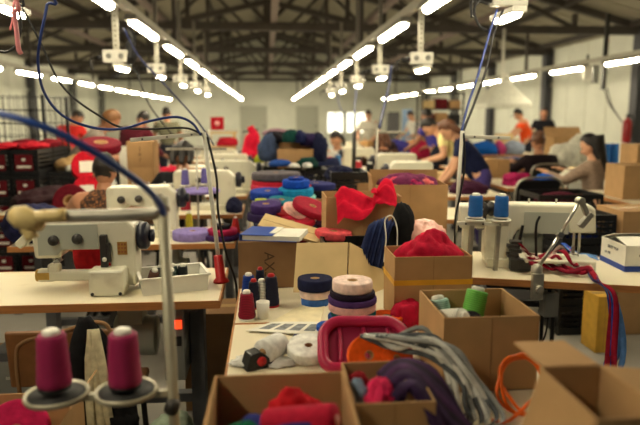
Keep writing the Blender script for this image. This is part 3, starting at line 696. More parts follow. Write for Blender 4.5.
# ---- white rolls, papers, scraps left of the tray
roll('white flat webbing roll with brown core beside the magenta tray', (.112, 1.735, ZT+.016), 'white', (230, 230, 224), .064, .03, .012, rot=(R(13), 0, 0), core=mat('brown core', (120, 78, 40), rough=.8))
t = T('tape_roll', 'white tape roll lying on its side behind the clear plastic scraps', 'tape roll', (.03, 1.765, ZT+.036), 0, rot=(R(88), 0, R(-35)))
mb = MB(); mb.lathe([(.012, 0), (.034, .001), (.036, .006), (.036, .082), (.034, .088), (.012, .089)], 26, cap=False); mb.lathe([(.012, .089), (.012, 0)], 26, cap=False); P('wound_tape', mb, fab('soft white', (214, 214, 210)), t)
mb = MB(); mb.lathe([(.012, -.001), (.012, .09)], 16); P('core', mb, M['card'], t)
t = T('tape_dispenser', 'small black tape dispenser with a red centre near the table corner', 'dispenser', (-.035, 1.69, ZT), R(25))
mb = MB(); mb.prism([(-.045, 0), (.05, 0), (.04, .016), (.0, .05), (-.03, .045)], .05, Matrix.Translation((0, .025, 0)) @ Matrix.Rotation(PI/2, 4, 'X')); P('case', mb, M['black'], t, bev=.004)
mb = MB(); mb.cyl((0, -.026, .024), (0, -.03, .024), .014); P('hub', mb, M['red'], t)
clear = mat('crumpled clear film', (240, 240, 234), rough=.25, var=.1, scale=20, bump=.5, bscale=50, alpha=.75)
for (lb, u, v, r, sd) in (('crumpled clear plastic film nearest the table corner', 250, 364, (.05, .035, .012), 5), ('crumpled clear plastic film between the black dispenser and white roll', 280, 364, (.045, .03, .012), 6)):
    p = atz(u, v, ZT); o = cloth(lb, p, 'film', (220, 220, 214), r, sd, amp=.5, freq=4, name='plastic_film', cat='plastic film'); o.data.materials[0] = clear
def sheet(name, label, pts, m, th=.0015, cat='paper'):
    o = Vector(pts[0]); mb = MB(); q = [Vector(p)-o for p in pts]; n = len(q)
    mb.add(list(q)+[p+Vector((0, 0, th)) for p in q], [tuple(range(n-1, -1, -1)), tuple(range(n, 2*n))]+[(k, (k+1) % n, n+(k+1) % n, n+k) for k in range(n)])
    ob = P(name, mb, m); ob.location = o; return tag(ob, label, cat)
ps = [atz(u, v, ZT+.002) for u, v in ((256, 331), (300, 306), (326, 303), (320, 323))]
sheet('paper_sheet', 'plain cream sheet lying in front of the thread cones', ps, mat('cream paper', (226, 214, 176), rough=.8), .002)
ps = [atz(u, v, ZT+.006) for u, v in ((246, 331), (272, 322), (327, 322), (318, 335))]
o = sheet('printed_sheet', 'white printed sheet with four grey pictures, in front of the cream sheet', ps, M['paper'], .0015)
q = [Vector(p)-Vector(ps[0]) for p in ps]
for k in range(4):
    f0, f1 = .1+k*.22, .1+k*.22+.16; mb = MB(); cs = []
    for f, g in ((f0, .22), (f1, .22), (f1, .78), (f0, .78)):
        a = q[0].lerp(q[3], f); b = q[1].lerp(q[2], f); cs.append(a.lerp(b, g)+Vector((0, 0, .0018)))
    mb.add(cs, [(0, 1, 2, 3)]); P('printed_picture', mb, mat('print grey', (128, 132, 134), rough=.8, var=.4, scale=60), o)
sheet('blue_folder', 'dark blue folder edge under the white printed sheet', [atz(u, v, ZT+.001) for u, v in ((290, 342), (296, 331), (330, 329), (326, 343))], plas('folder navy', (34, 38, 92)), .003, 'folder')
# ---- thread cones
for lb, u, v, nm, rgb, h, r, tip in (
    ('crimson thread cone with white tip, nearest the table edge', 247, 322, 'crimson', (150, 22, 50), .098, .031, None),
    ('bright blue thread cone with white tip, farthest left behind the crimson one', 249, 304, 'bright blue', (24, 60, 150), .105, .03, None),
    ('short navy thread cone with red tip behind the crimson one', 254, 311, 'navy', (24, 28, 52), .105, .024, M['red']),
    ('navy thread cone with red tip, partly behind the white one', 260.5, 301, 'navy', (24, 28, 52), .118, .022, M['red']),
    ('white thread cone between the navy ones', 262, 309, 'white', (222, 222, 210), .098, .028, None),
    ('tall navy thread cone with red tip and red foot, rightmost of the group', 271.5, 309, 'navy', (24, 28, 52), .118, .03, M['red'])):
    p = atz(u, v-3, ZT); cone(lb, p, nm, rgb, h, r, r*.72, group='thread cones by the binder box', tip=tip)
t = T('white_cup', 'empty white core lying between the crimson and navy cones', 'core', atz(263, 318, ZT), 0); mb = MB(); mb.lathe([(.02, 0), (.024, .06), (.022, .06), (.018, .004)], 18); P('core_shell', mb, M['white'], t)
# ---- box with the blue binder
carton('closed brown carton with a blue binder lying on it', (0.0, 2.63, ZT), .25, .25, .195, m=M['card_d'], lid=True, text='AX5', tsize=.06, trot=R(90), group='cartons on centre table')
t = T('ring_binder', 'blue and white ring binder lying on the closed carton', 'binder', (.02, 2.60, ZT+.197), R(-14))
mb = MB(); mb.box((0, 0, .0015), (.24, .2, .003)); mb.box((-.05, 0, .0245), (.14, .2, .003)); mb.box((-.1185, 0, .013), (.003, .2, .026)); P('cover', mb, plas('binder blue', (40, 78, 170)), t, bev=.001)
mb = MB(); mb.box((.012, 0, .0125), (.24, .19, .019)); P('pages', mb, M['paper'], t)
mb = MB(); mb.box((.01, .02, .0265), (.03, .15, .0012)); P('white_label', mb, M['paper'], t)
sheet('paper_stack', 'loose white sheets poking out right of the binder', [(.09, 2.53, ZT+.1965), (.135, 2.51, ZT+.1965), (.15, 2.62, ZT+.1965), (.1, 2.63, ZT+.1965)], M['paper'], .004)
# ---- cardboard slabs
t = T('cardboard_sheet', 'long pale cardboard sheet slanting down behind the binder', 'cardboard', at(303, 232, 2.80), 0, rot=(R(16), R(15), R(-12)))
mb = MB(); mb.box((0, 0, 0), (.40, .13, .012)); P('sheet', mb, M['card_l'], t, bev=.002)
mb = MB(); mb.box((0, 0, .0063), (.385, .002, .001)); P('crease', mb, M['card_d'], t)
t = T('folded_cardboard', 'folded pale cardboard standing open behind the tape tower', 'cardboard', (.30, 2.30, ZT+.035), 0, rot=(R(-36), R(13), R(8))); t.scale = (1.15, 1.15, 1.06)
mb = MB(); mb.box((-.085, .04, .1), (.18, .006, .2), rot=(0, 0, R(-25))); P('panel', mb, M['card_l'], t)
mb = MB(); mb.box((.085, .045, .1), (.19, .006, .2), rot=(0, 0, R(28))); P('panel', mb, M['card_l'], t)
# ---- tape tower and neighbours
def tower(items, u, v, Yb=None, group='rolls in the tape tower'):
    p = atz(u, v, ZT); z = ZT
    for lb, nm, rgb, r, h, dx, dy in items:
        roll(lb, (p.x+dx, p.y+dy, z), nm, rgb, r, h, min(.018, r*.3), group=group); z += h+.0005
tower([('black wide webbing roll at the bottom of the tape tower', 'black', (24, 24, 26), .1, .016, .03, 0), ('orange webbing roll near the bottom of the tape tower', 'orange', (226, 90, 34), .095, .008, .03, .01),
       ('dark blue wide webbing roll low in the tape tower', 'ink', (30, 34, 62), .1, .016, .03, 0), ('blue webbing roll low in the tape tower under the teal one', 'mid blue', (48, 84, 156), .076, .014, -.004, 0),
       ('teal webbing roll low in the tape tower', 'teal', (22, 98, 106), .074, .018, .004, 0), ('pink webbing roll in the middle of the tape tower', 'pink', (224, 172, 168), .078, .025, 0, 0),
       ('violet webbing roll in the tape tower over the pink one', 'violet', (74, 48, 104), .08, .02, 0, 0), ('black purple webbing roll second from the top of the tape tower', 'blackpurple', (36, 26, 44), .074, .018, 0, 0),
       ('blush white webbing roll on top of the tape tower', 'blush', (232, 206, 196), .066, .036, 0, 0)], 352, 331)
tower([('blue tape roll at the bottom of the low stack behind the paper', 'denim', (60, 104, 178), .052, .03, 0, 0), ('blush tape roll in the middle of the low stack behind the paper', 'blush', (232, 206, 196), .058, .03, 0, 0),
       ('fat navy roll on top of the low stack behind the paper', 'deep navy', (28, 32, 62), .066, .042, 0, 0)], 315, 304, group='rolls in the low stack')
roll('black flat roll with orange edge right of the tape tower', atz(388, 330, ZT)+Vector((0, .02, 0)), 'black', (24, 24, 26), .07, .03, .016)
roll('orange thin roll lying on the black flat roll right of the tower', atz(388, 330, ZT)+Vector((0, .02, .031)), 'orange', (226, 90, 34), .06, .014, .016)
roll('bright blue roll lying at the foot of the tape tower, left side', atz(330, 331, ZT)+Vector((0, 0, 0)), 'azure', (36, 84, 176), .045, .022, .012)
# ---- strapped box of red cloth
carton('carton bound with a yellow strap, heaped with crimson cloth', (.555, 2.105, ZT), .268, .19, .235, m=M['card'], tape=True, group='cartons on centre table')
cloth('crimson cloth heaped in the yellow strapped carton', (.565, 2.10, ZT+.10), 'crimson deep', (186, 22, 54), (.118, .082, .105), 21, amp=.26, freq=2.6, base=.9)
cloth('crimson cloth slumped on the table between the tower and the thread carton', atz(408, 328, ZT)+Vector((0, .02, 0)), 'crimson deep', (186, 22, 54), (.055, .06, .06), 23, amp=.3)
# ---- black basket with navy straps and bag
crate('black plastic basket behind the folded cardboard', (.40, 2.62, ZT), .34, .24, .17)
pp = []
for k in range(7):
    u0 = 372+k*3.2; pp.append((at(u0-12, 262+k, 2.46), at(u0-6, 240, 2.47), at(u0, 221+abs(k-3), 2.5), at(u0+4, 222+abs(k-3), 2.56), at(u0+8, 238, 2.6)))
strapset('strap_bundle', 'navy strap bundle hanging over the black basket in front of the red cloth', 'strap', [fab('navy strap', (30, 40, 78)), fab('navy strap light', (44, 58, 104))], pp, .024, (-.6, -.7, .3))
mb = MB(); mb.tube([at(384, 262, 2.43), at(386, 238, 2.44), at(385, 220, 2.46), at(392, 216, 2.47), at(397, 228, 2.46), at(397, 250, 2.44)], .0028); tag(P('piping_cord', mb, M['white']), 'white and red piping loop over the navy straps', 'piping')
cloth('black cloth bag standing beside the navy straps', at(402, 262, 2.58)-Vector((0, 0, .03)), 'black', (22, 22, 24), (.055, .06, .15), 31, amp=.12, base=.95, name='cloth_bag', cat='bag')
o = cloth('pale pink plastic bag between the black bag and strapped carton', (.665, 2.58, ZT+.10), 'bagfilm', (230, 186, 170), (.1, .09, .085), 33, amp=.25, freq=2.4, base=.9, name='plastic_bag', cat='bag')
o.data.materials[0] = mat('pink film', (232, 176, 160), rough=.35, var=.2, scale=8, bump=.3, bscale=60, pattern=('noise', 12, (150, 90, 150), .58, .66))
# ---- box draped with red cloth
carton('brown carton draped with a bright red cloth', (.45, 2.99, ZT), .36, .24, .33, m=M['card'], group='cartons on centre table')
def drape():
    """a knotted length of cloth lying over the carton's front rim like a bow"""
    mb = MB(); N_, K_ = 40, 26
    vs = []
    for i in range(N_):
        s = i/(N_-1)
        for j in range(K_):
            q = j/(K_-1); pinch = min(1, abs(s-.62)/.22)**.8; wid = .035+(.085 if s < .62 else .06)*pinch
            x = .005+.285*s; a = (q-.5)*2; y = -.125+a*wid*.75
            z = .352+.012*math.sin(a*9+s*6)*pinch+.014*math.sin(s*7+1)
            if s > .62: z += .05*math.sin(min(1, (s-.62)/.38)*PI)*(1-a*a*.6)
            else: z -= .02*(1-pinch)
            over = max(0, -.122-y); z -= over*1.15+.0*s; y += over*.35
            z -= max(0, y+.07)*.25
            if s < .1: z -= (.1-s)*.35
            if s > .93: z -= (s-.93)*.5
            z += .007*noise.noise(Vector((s*9, q*9, 2))); vs.append((x, y, z))
    n0 = len(vs); vs += [(x, y+.001, z-.004) for x, y, z in vs]; fs = []
    for i in range(N_-1):
        for j in range(K_-1):
            a = i*K_+j; fs.append((a, a+1, a+K_+1, a+K_)); fs.append((n0+a, n0+a+K_, n0+a+K_+1, n0+a+1))
    mb.add(vs, fs, True)
    mb.heap((.014, .03, .022), 41, .2, 2.4, c=(.182, -.128, .352)); return mb
o = P('draped_cloth', drape(), fab('signal red', (214, 22, 56), .12)); o.location = (.31, 2.97, ZT); tag(o, 'bright red knotted cloth draped over the brown carton', 'fabric')
# ---- carton of pink and purple cloth
carton('large carton heaped with pink and purple cloth', (.785, 3.46, ZT), .41, .30, .335, rz=R(-5), m=M['card'], flaps=(('b', -4, .06), ('l', 12, .05)), group='cartons on centre table')
cloth('purple cloth filling the large carton', (.785, 3.46, ZT+.22), 'purple', (112, 44, 84), (.17, .12, .085), 51, amp=.3, base=.9)
for k, (dx, dy, nm, rgb, lb) in enumerate(((-.09, -.05, 'rose', (206, 70, 96), 'rose cloth scrap on the purple cloth, left side of the large carton'), (.02, -.06, 'magenta', (176, 34, 92), 'magenta cloth scrap on the purple cloth, front middle'), (.1, .0, 'salmon', (222, 110, 110), 'salmon cloth scrap on the purple cloth, right side'), (-.03, .05, 'black plum', (48, 22, 44), 'black plum cloth scrap at the back of the large carton'), (.06, .06, 'rose', (206, 70, 96), 'second rose cloth scrap, at the back right of the large carton'))):
    cloth(lb, (.785+dx, 3.46+dy, ZT+.30), nm, rgb, (.06, .045, .04), 52+k, amp=.4, freq=3, rz=k)
# ---- pile of webbing rolls behind the binder box
def pile(items, group='rolls in the centre pile'):
    for lb, u, v, Y, nm, rgb, r, h, rot in items:
        roll(lb, at(u, v, Y), nm, rgb, r, h, .02, rot=tuple(R(a) for a in rot), group=group, n=28)
cloth('navy cloth heap under the coloured rolls of the centre pile', (.10, 3.85, ZT), 'navy heap', (30, 32, 60), (.2, .34, .07), 61, amp=.14, base=.6)
cloth('plum cloth heap at the right of the centre pile', (.36, 4.0, ZT), 'plum heap', (60, 26, 48), (.18, .3, .09), 62, amp=.2, base=.6)
pile([('crimson flat roll at the front of the centre pile', 292, 226, 3.25, 'crimson roll', (186, 24, 54), .125, .03, (4, -6, 0)), ('dark wine roll under the crimson flat roll at the front of the pile', 292, 240, 3.25, 'wine dark', (96, 18, 40), .11, .06, (0, 0, 0)), ('salmon flat roll beneath the draped carton', 333, 238, 2.8, 'salmon roll', (220, 84, 92), .085, .035, (0, 4, 0)),
      ('dark crimson roll leaning right in the centre pile', 311, 211, 3.3, 'wine roll', (150, 22, 48), .11, .034, (14, 20, 0)), ('blush roll tucked beneath the dark crimson leaning roll', 300, 213, 3.36, 'blush roll', (226, 178, 168), .1, .016, (14, 22, 0)),
      ('red flat roll left in the centre pile', 285, 214, 3.5, 'red roll', (176, 30, 40), .12, .03, (8, 8, 0)), ('violet roll at the left foot of the centre pile', 266, 212, 3.45, 'violet roll', (64, 44, 104), .085, .05, (6, 0, 0)),
      ('second violet roll under the first at the left foot of the pile', 264, 221, 3.42, 'violet dark', (44, 32, 74), .095, .04, (0, 4, 0)), ('lime green small roll at the left of the centre pile', 261, 204, 3.6, 'lime', (160, 186, 60), .035, .03, (0, 0, 0)),
      ('teal roll in the middle of the centre pile', 281, 204, 3.62, 'teal roll', (24, 110, 130), .075, .03, (10, 4, 0)), ('grey violet roll beside the teal roll', 271, 207, 3.55, 'grey violet', (84, 78, 116), .06, .035, (8, -6, 0)),
      ('blue roll at the upper left of the centre pile', 268, 199, 3.85, 'royal blue', (30, 62, 152), .11, .055, (4, 0, 0)), ('mint roll at the bottom of the turquoise stack', 296, 200, 3.85, 'mint roll', (132, 196, 190), .125, .03, (2, 0, 0)),
      ('turquoise roll in the turquoise stack', 296, 195, 3.86, 'turquoise', (28, 134, 186), .11, .045, (2, 0, 0)), ('blue roll on the turquoise roll', 296, 187, 3.87, 'cobalt', (24, 74, 178), .085, .045, (2, 0, 0)), ('small dark blue roll topping the turquoise stack', 296, 180.5, 3.88, 'dark cobalt', (24, 56, 140), .05, .022, (2, 0, 0)),
      ('rose roll at the bottom of the pink and grey stack', 276, 191, 4.2, 'rose roll', (206, 60, 84), .17, .05, (0, 0, 0)), ('red roll in the pink and grey stack', 276, 184.5, 4.2, 'scarlet', (186, 34, 52), .165, .03, (0, 0, 0)), ('grey roll on top of the pink and grey stack', 276, 179.5, 4.2, 'slate', (92, 86, 92), .165, .05, (0, 0, 0)),
      ('indigo roll right of the turquoise stack', 316, 190, 4.1, 'indigo', (40, 44, 100), .13, .05, (0, 3, 0)), ('black roll under the indigo roll', 317, 196, 4.08, 'black roll', (28, 28, 36), .13, .05, (0, 0, 0)), ('orange red small roll between the turquoise stack and indigo roll', 306, 192, 4.0, 'vermilion', (214, 62, 40), .04, .05, (0, 0, 0)),
      ('pale blue roll at the right end of the centre pile', 316, 215, 3.6, 'pale blue', (150, 170, 190), .05, .04, (0, 0, 0))])
# ================================================================== left machine line
for i, y in enumerate((.82, 2.34, 3.45, 4.5, 5.55, 6.6, 7.7, 8.8, 10.0)):
    if i == 0: continue
    lbs = [None, 'front left sewing table with white top and wood edge, carrying the big cream machine', 'second left sewing table, carrying lavender and magenta rolls', 'third left sewing table from the front', 'fourth left sewing table from the front', 'fifth left sewing table from the front', 'sixth left sewing table from the front', 'seventh left sewing table from the front', 'farthest left sewing table']
    sewing_table('sewing_table', lbs[i], -1.42, -.19, y, y+.54, motor=i < 4, group='left sewing tables')
mz = machine('big cream cylinder bed sewing machine on the front left table', (-.735, 2.575, ZT), 0, .43, 'post', group=None); mz.scale = (.92, .95, .96)
machine('cream sewing machine on the second left table, in front of the seated woman', (-.74, 3.74, ZT), 0, .4, 'flat')
machine('cream sewing machine on the third left table, behind violet cones', (-.48, 4.8, ZT), 0, .46, 'flat')
machine('cream sewing machine on the fourth left table', (-.34, 5.85, ZT), 0, .46, 'flat')
machine('cream sewing machine on the fifth left table', (-.45, 6.9, ZT), 0, .46, 'long')
machine('cream sewing machine on the sixth left table', (-.6, 7.95, ZT), 0, .46, 'flat')
# white bin with bobbins at the right end of the front left table
def bin_(label, loc, w, d, h, rz, m):
    t = T('plastic_bin', label, 'bin', loc, rz); mb = MB(); th = .004
    mb.box((0, 0, th/2), (w*.92, d*.92, th))
    for s in (-1, 1):
        mb.box((s*(w*.48), 0, h/2), (th, d*.95, h), rot=(0, s*.1, 0)); mb.box((0, s*(d*.48), h/2), (w*.95, th, h), rot=(-s*.1, 0, 0))
        mb.box((s*w*.5, 0, h), (.012, d*1.03, .006)); mb.box((0, s*d*.5, h), (w*1.03, .012, .006))
    P('bin_shell', mb, m, t); return t
bin_('white plastic bin of bobbins at the right end of the front left table', (-.40, 2.555, ZT), .27, .20, .068, R(16), M['white'])
for k, (dx, dy, rgb, nm, lb) in enumerate(((-.04, .0, (28, 44, 40), 'bottle green', 'green black bobbin leftmost in the white bin'), (.0, .02, (34, 60, 56), 'deep teal', 'teal black bobbin in the middle of the white bin'), (.035, .03, (26, 32, 34), 'ink black', 'ink black bobbin with white end, rightmost in the white bin'), (-.01, -.03, (44, 70, 60), 'moss', 'moss green bobbin at the front of the white bin'), (-.085, -.005, (96, 60, 48), 'rust', 'rust brown bobbin at the left wall of the white bin'))):
    cone(lb, (-.40+dx, 2.555+dy, ZT+.012), nm, rgb, .075, .024, .02, group='bobbins in the white bin', tilt=(R(8*k-14), R(6*k-8), 0))
cloth('deep red cloth hanging behind the big cream machine', (-.735, 2.74, ZT), 'machine red', (150, 16, 26), (.12, .06, .13), 71, amp=.1, base=.8)
cloth('dark navy cloth heap on the second left table at the frame edge', (-1.34, 3.62, ZT), 'ink navy', (32, 34, 68), (.17, .15, .12), 72, amp=.2, base=.8)
# ---- tall white stand at the right end of the front left table
st = thread_stand('white thread stand rising from a red foot at the front left table end', (-.205, 2.62, ZT), .64, [(.635, 0.0, -.30, 0)], mat('white tube', (206, 204, 190), rough=.4, var=.05), .009)
st.rotation_euler = (0, R(-5), 0)
mb = MB(); mb.lathe([(.036, 0), (.03, .012), (.021, .02), (.02, .115), (.012, .12)], 18); P('red_foot', mb, M['red'], st, label='red plastic foot')
mb = MB(); mb.tube([(.012, 0, .62), (.03, .005, .45), (.02, .01, .3), (.035, 0, .12), (.06, .02, -.02), (.04, .1, -.25)], .005); P('cable', mb, M['blackr'], st)
# ---- lavender rolls on the second left table
roll('lavender flat roll on the second left table', (-.44, 3.6, ZT), 'lavender', (140, 126, 190), .115, .05, .02, group='rolls on the second left table')
roll('dark violet roll under the magenta one on the second left table', (-.27, 3.58, ZT), 'dark violet', (62, 38, 88), .105, .03, .02, group='rolls on the second left table')
roll('magenta roll stacked on the dark violet roll', (-.265, 3.58, ZT+.031), 'magenta roll', (170, 36, 80), .085, .03, .02, group='rolls on the second left table')
roll('black small roll topping the magenta roll', (-.27, 3.58, ZT+.062), 'black roll', (28, 28, 36), .05, .025, .014, group='rolls on the second left table')
cone('red thread cone with white tip beside the magenta roll', (-.195, 3.68, ZT), 'scarlet thread', (190, 40, 40), .11, .03, .014, tip=M['white'])
cone('yellow oil bottle shaped cone beside the second left machine', (-.485, 3.82, ZT), 'yellow', (206, 190, 50), .12, .024, .018)
# violet cones on the plates between tables two and three
st2 = thread_stand('thread stand with two violet cones behind the second left table', (-.47, 4.2, ZT-.75), 1.25, [(1.24, -.2, .2, 0)], M['alu'], .007, plates=((-.08, 0, .985, .04), (.05, 0, .995, .04)))
mb = MB(); mb.lathe([(.01, .945), (.145, .95), (.15, .965), (.14, .972), (.01, .97)], 30); P('round_tray', mb, fab('lavender', (140, 126, 190)), st2, label='lavender round tray')
for dx, z, lb in ((-.08, .996, 'violet thread cone with white base, left on the plate stand'), (.05, 1.006, 'violet thread cone with white base, right on the plate stand')):
    cone(lb, (-.47+dx, 4.2, z), 'periwinkle', (122, 112, 190), .11, .028, .022, group='violet cones')
# ---- foreground stand with two magenta cones
fs = thread_stand('blurred foreground thread stand carrying two magenta cones', (-.208, 1.35, 0), .53+ZT, [(.495+ZT, .0, -.31, 0), (.085+ZT, .0, -.29, -.0)], mat('dull stand paint', (166, 160, 138), rough=.4, var=.08, metal=.2), .0125,
                  plates=((-.254, 0, .088+ZT, .07), (-.102, 0, .088+ZT, .07)))
mb = MB(); mb.tube([(.0, 0, .5+ZT), (-.012, 0, .53+ZT), (-.02, 0, .495+ZT), (-.31, 0, .495+ZT)], .014, sub=3); P('top_bar', mb, M['alu'], fs)
fs.rotation_euler = (0, R(-.8), 0)
mb = MB(); mb.lathe([(.012, -.02), (.022, .0), (.026, .03), (.016, .05), (.006, .055)], 16, (-.265, -.014, .485+ZT), Matrix.Rotation(R(-65), 4, 'Y')); mb.tube([(-.2, -.016, .50+ZT), (-.28, -.016, .49+ZT), (-.27, -.018, .45+ZT)], .014); P('cream_thread_guide', mb, mat('cream guide', (214, 190, 128), rough=.5), fs)
for k in range(3):
    a = PI+k*2*PI/3; mb = MB(); mb.cyl((.012*math.cos(a), .012*math.sin(a), .06), ((.2 if k == 0 else .13)*math.cos(a), (.2 if k == 0 else .13)*math.sin(a), .008), .009); P('foot', mb, M['dsteel'], fs)
mb = MB(); mb.cyl((.0, 0, .06+ZT), (.0, -.03, .06+ZT), .016); P('clamp_knob', mb, M['dsteel'], fs)
cone('magenta thread cone on the left plate of the foreground stand', (-.221-.256, 1.35, ZT+.1065), 'magenta', (168, 40, 92), .128, .037, .031, group='magenta cones', base=M['blackr'])
cone('magenta thread cone on the right plate of the foreground stand', (-.221-.103, 1.35, ZT+.104), 'magenta', (168, 40, 92), .128, .037, .031, group='magenta cones', base=M['blackr'])
# ---- chair with jacket, bench with carton
t = T('operator_chair', 'wooden backed operator chair under the front left table, with jacket', 'chair', (-.68, 2.1, 0), 0)
mb = MB(); mb.box((0, .12, .45), (.40, .38, .035)); P('seat', mb, mat('seat ply', (124, 84, 48), rough=.5, var=.2), t, bev=.01)
mb = MB(); mb.box((0, -.07, .66), (.36, .02, .2), rot=(.1, 0, 0)); P('backrest', mb, mat('seat ply', (124, 84, 48)), t, bev=.008)
mb = MB(); mb.tube([(-.15, -.06, .44), (-.15, -.08, .66), (-.12, -.085, .725), (.0, -.085, .755), (.12, -.085, .785), (.16, -.08, .72), (.16, -.06, .44)], .007); P('back_frame', mb, M['card_d'], t)
for sx in (-1, 1):
    for sy in (-.05, .29): mb = MB(); mb.cyl((sx*.17, sy, .44), (sx*.19, sy, 0), .011); P('leg', mb, M['dsteel'], t)
t = T('jacket', 'black jacket with cream lining hung on the operator chair corner', 'jacket', (-.60, 2.01, .33)); t.scale = (1.25, 1.15, 1.1)
mb = MB(); mb.tube([(.0, 0, .43), (-.015, -.02, .34), (-.03, -.02, .16), (-.03, -.01, .0)], lambda q: .016+.024*q, 12); mb.tube([(.0, 0, .43), (.05, -.005, .33), (.085, -.01, .2), (.09, -.01, .04)], lambda q: .014+.026*q, 12); mb.heap((.045, .035, .06), 81, .25, 2.5, 24, 12, c=(.085, -.02, .1)); P('shell', mb, fab('jacket black', (26, 26, 28)), t)
mb = MB()
for k in range(3): mb.ribbon([(.012+.008*k, -.018, .40), (.014+.018*k, -.04-.004*k, .29), (.012+.022*k, -.046+.006*(k % 2), .16), (.018+.022*k, -.045, .01+.05*k)], .022, (-.3+.3*k, -1, .1), .006)
P('lining', mb, fab('cream lining', (206, 196, 160)), t)
t = T('low_bench', 'low wooden bench in front of the operator chair, lower left', 'bench', (-.72, 1.66, .03))
mb = MB(); mb.box((0, 0, .43), (1.0, .3, .03)); P('seat', mb, M['wood'], t, bev=.004)
for s in (-1, 1): mb = MB(); mb.box((s*.44, 0, .1925), (.04, .26, .445)); P('leg', mb, M['leg'], t)
carton('open carton of magenta rolls on the low bench, lower left corner', (-.735, 1.67, .476), .36, .26, .17, m=M['card'], flaps=(('r', 35, .08),))
for k, (dx, dy, rot, lb) in enumerate(((-.1, -.02, (0, 62, 0), 'magenta webbing roll leaning leftmost in the bench carton'), (.05, -.02, (60, 10, 0), 'magenta webbing roll leaning at the right in the bench carton'))):
    roll(lb, (-.735+dx, 1.67+dy, .60), 'magenta roll bright', (186, 30, 80), .085, .035, .02, rot=tuple(R(a) for a in rot))
t = T('tape_dispenser', 'black bench tape dispenser with blue knob on the low bench', 'dispenser', (-.40, 1.6, .476), R(-8))
mb = MB(); mb.box((0, 0, .03), (.24, .08, .06)); mb.box((-.1, 0, .075), (.03, .07, .05)); P('base', mb, M['black'], t, bev=.006)
mb = MB(); mb.cyl((-.09, -.045, .07), (.09, -.045, .07), .009); P('roller', mb, M['steel'], t)
mb = MB(); mb.ell((.105, -.045, .078), (.018, .018, .018)); P('knob', mb, M['blue'], t, label='blue knob')
cloth('grey green cloth folded beside the tape dispenser', (-.28, 1.68, .476), 'grey green', (118, 130, 112), (.07, .1, .09), 83, amp=.25)
# under the front left table
t = T('control_box', 'grey motor control box with red light under the front left table', 'control box', (-.388, 2.56, .38))
mb = MB(); mb.box((0, 0, .16), (.085, .2, .32)); P('case', mb, M['greyp'], t, bev=.006)
mb = MB(); mb.box((.018, -.103, .24), (.03, .006, .035)); P('red_light', mb, mat('red pilot light', (255, 60, 24), emit=2.5), t, label='lit red pilot light')
mb = MB(); mb.box((.01, -.103, .17), (.04, .006, .04)); P('switch', mb, M['black'], t)
carton('brown carton on the floor under the front left table, at the frame edge', (-1.18, 2.49, 0), .16, .3, .5, m=M['card_d'], lid=True, text='III', tsize=.08)
carton('brown carton on the floor under the right end of the front left table', (-.27, 3.09, 0), .3, .26, .5, m=M['card_d'], lid=True)
t = T('tool_drawer_unit', 'dark drawer unit under the front left table behind the magenta cones', 'drawer unit', (-.985, 2.53, 0))
mb = MB(); mb.box((0, 0, .28), (.2, .26, .52)); P('body', mb, M['leg'], t, bev=.004)
for k in range(3): mb = MB(); mb.box((0, -.135, .12+.16*k), (.185, .012, .14)); d_ = P('drawer', mb, M['greyp'], t, bev=.003); mb = MB(); mb.box((0, -.148, .13+.16*k), (.07, .014, .012)); P('handle', mb, M['steel'], d_)
# ================================================================== right machine line
for i, (x0, x1, y) in enumerate(((.79, 2.12, 2.41), (1.1, 2.32, 4.15), (.95, 2.15, 5.35), (.9, 2.1, 6.6), (.9, 2.1, 7.9), (.9, 2.1, 9.2))):
    tb = sewing_table('sewing_table', ['front right sewing table with wood edge, strewn with crimson ribbons', 'second right sewing table, carrying magenta and blue cloth', 'third right sewing table, with cartons and a seated person', 'fourth right sewing table', 'fifth right sewing table', 'farthest right sewing table'][i], x0, x1, y, y+.56, motor=i == 1, group='right sewing tables', front=1)
    if i == 0: tb.location = (1.508, 2.706, 0); tb.rotation_euler = (0, 0, -R(17))
mr = machine('long cream sewing machine on the front right table, seen from behind', (1.275, 2.80, ZT), PI-R(13), .49, 'long', group=None, knob=False)
mb = MB(); mb.box((.31, 0, .235), (.13, .11, .11)); mb.box((.33, 0, .11), (.05, .06, .2)); P('drive_motor', mb, M['cream'], mr, bev=.012)
mb = MB(); mb.box((.20, .0, .13), (.11, .14, .2)); P('pillar_cover', mb, M['cream'], mr, bev=.01)
mb = MB(); mb.tube([(.02, .075, .05), (.03, .085, .2), (.015, .08, .25)], .006); mb.box((.10, .075, .12), (.012, .01, .17), rot=(0, R(-8), 0)); P('black_lever', mb, M['black'], mr)
mb = MB(); mb.box((-.02, .0575, .215), (.2, .004, .1)); P('rear_panel', mb, M['grey_en'], mr)
mb = MB()
for k in range(5): mb.box((.12+.012*(k % 2), .1, .05+.02*k), (.05, .05, .014))
mb.box((.1, .12, .03), (.09, .05, .05)); P('puller_mechanism', mb, M['dsteel'], mr)
mb = MB(); mb.box((.0, .14, .055), (.17, .06, .012)); P('work_guide', mb, M['cream'], mr, bev=.003)
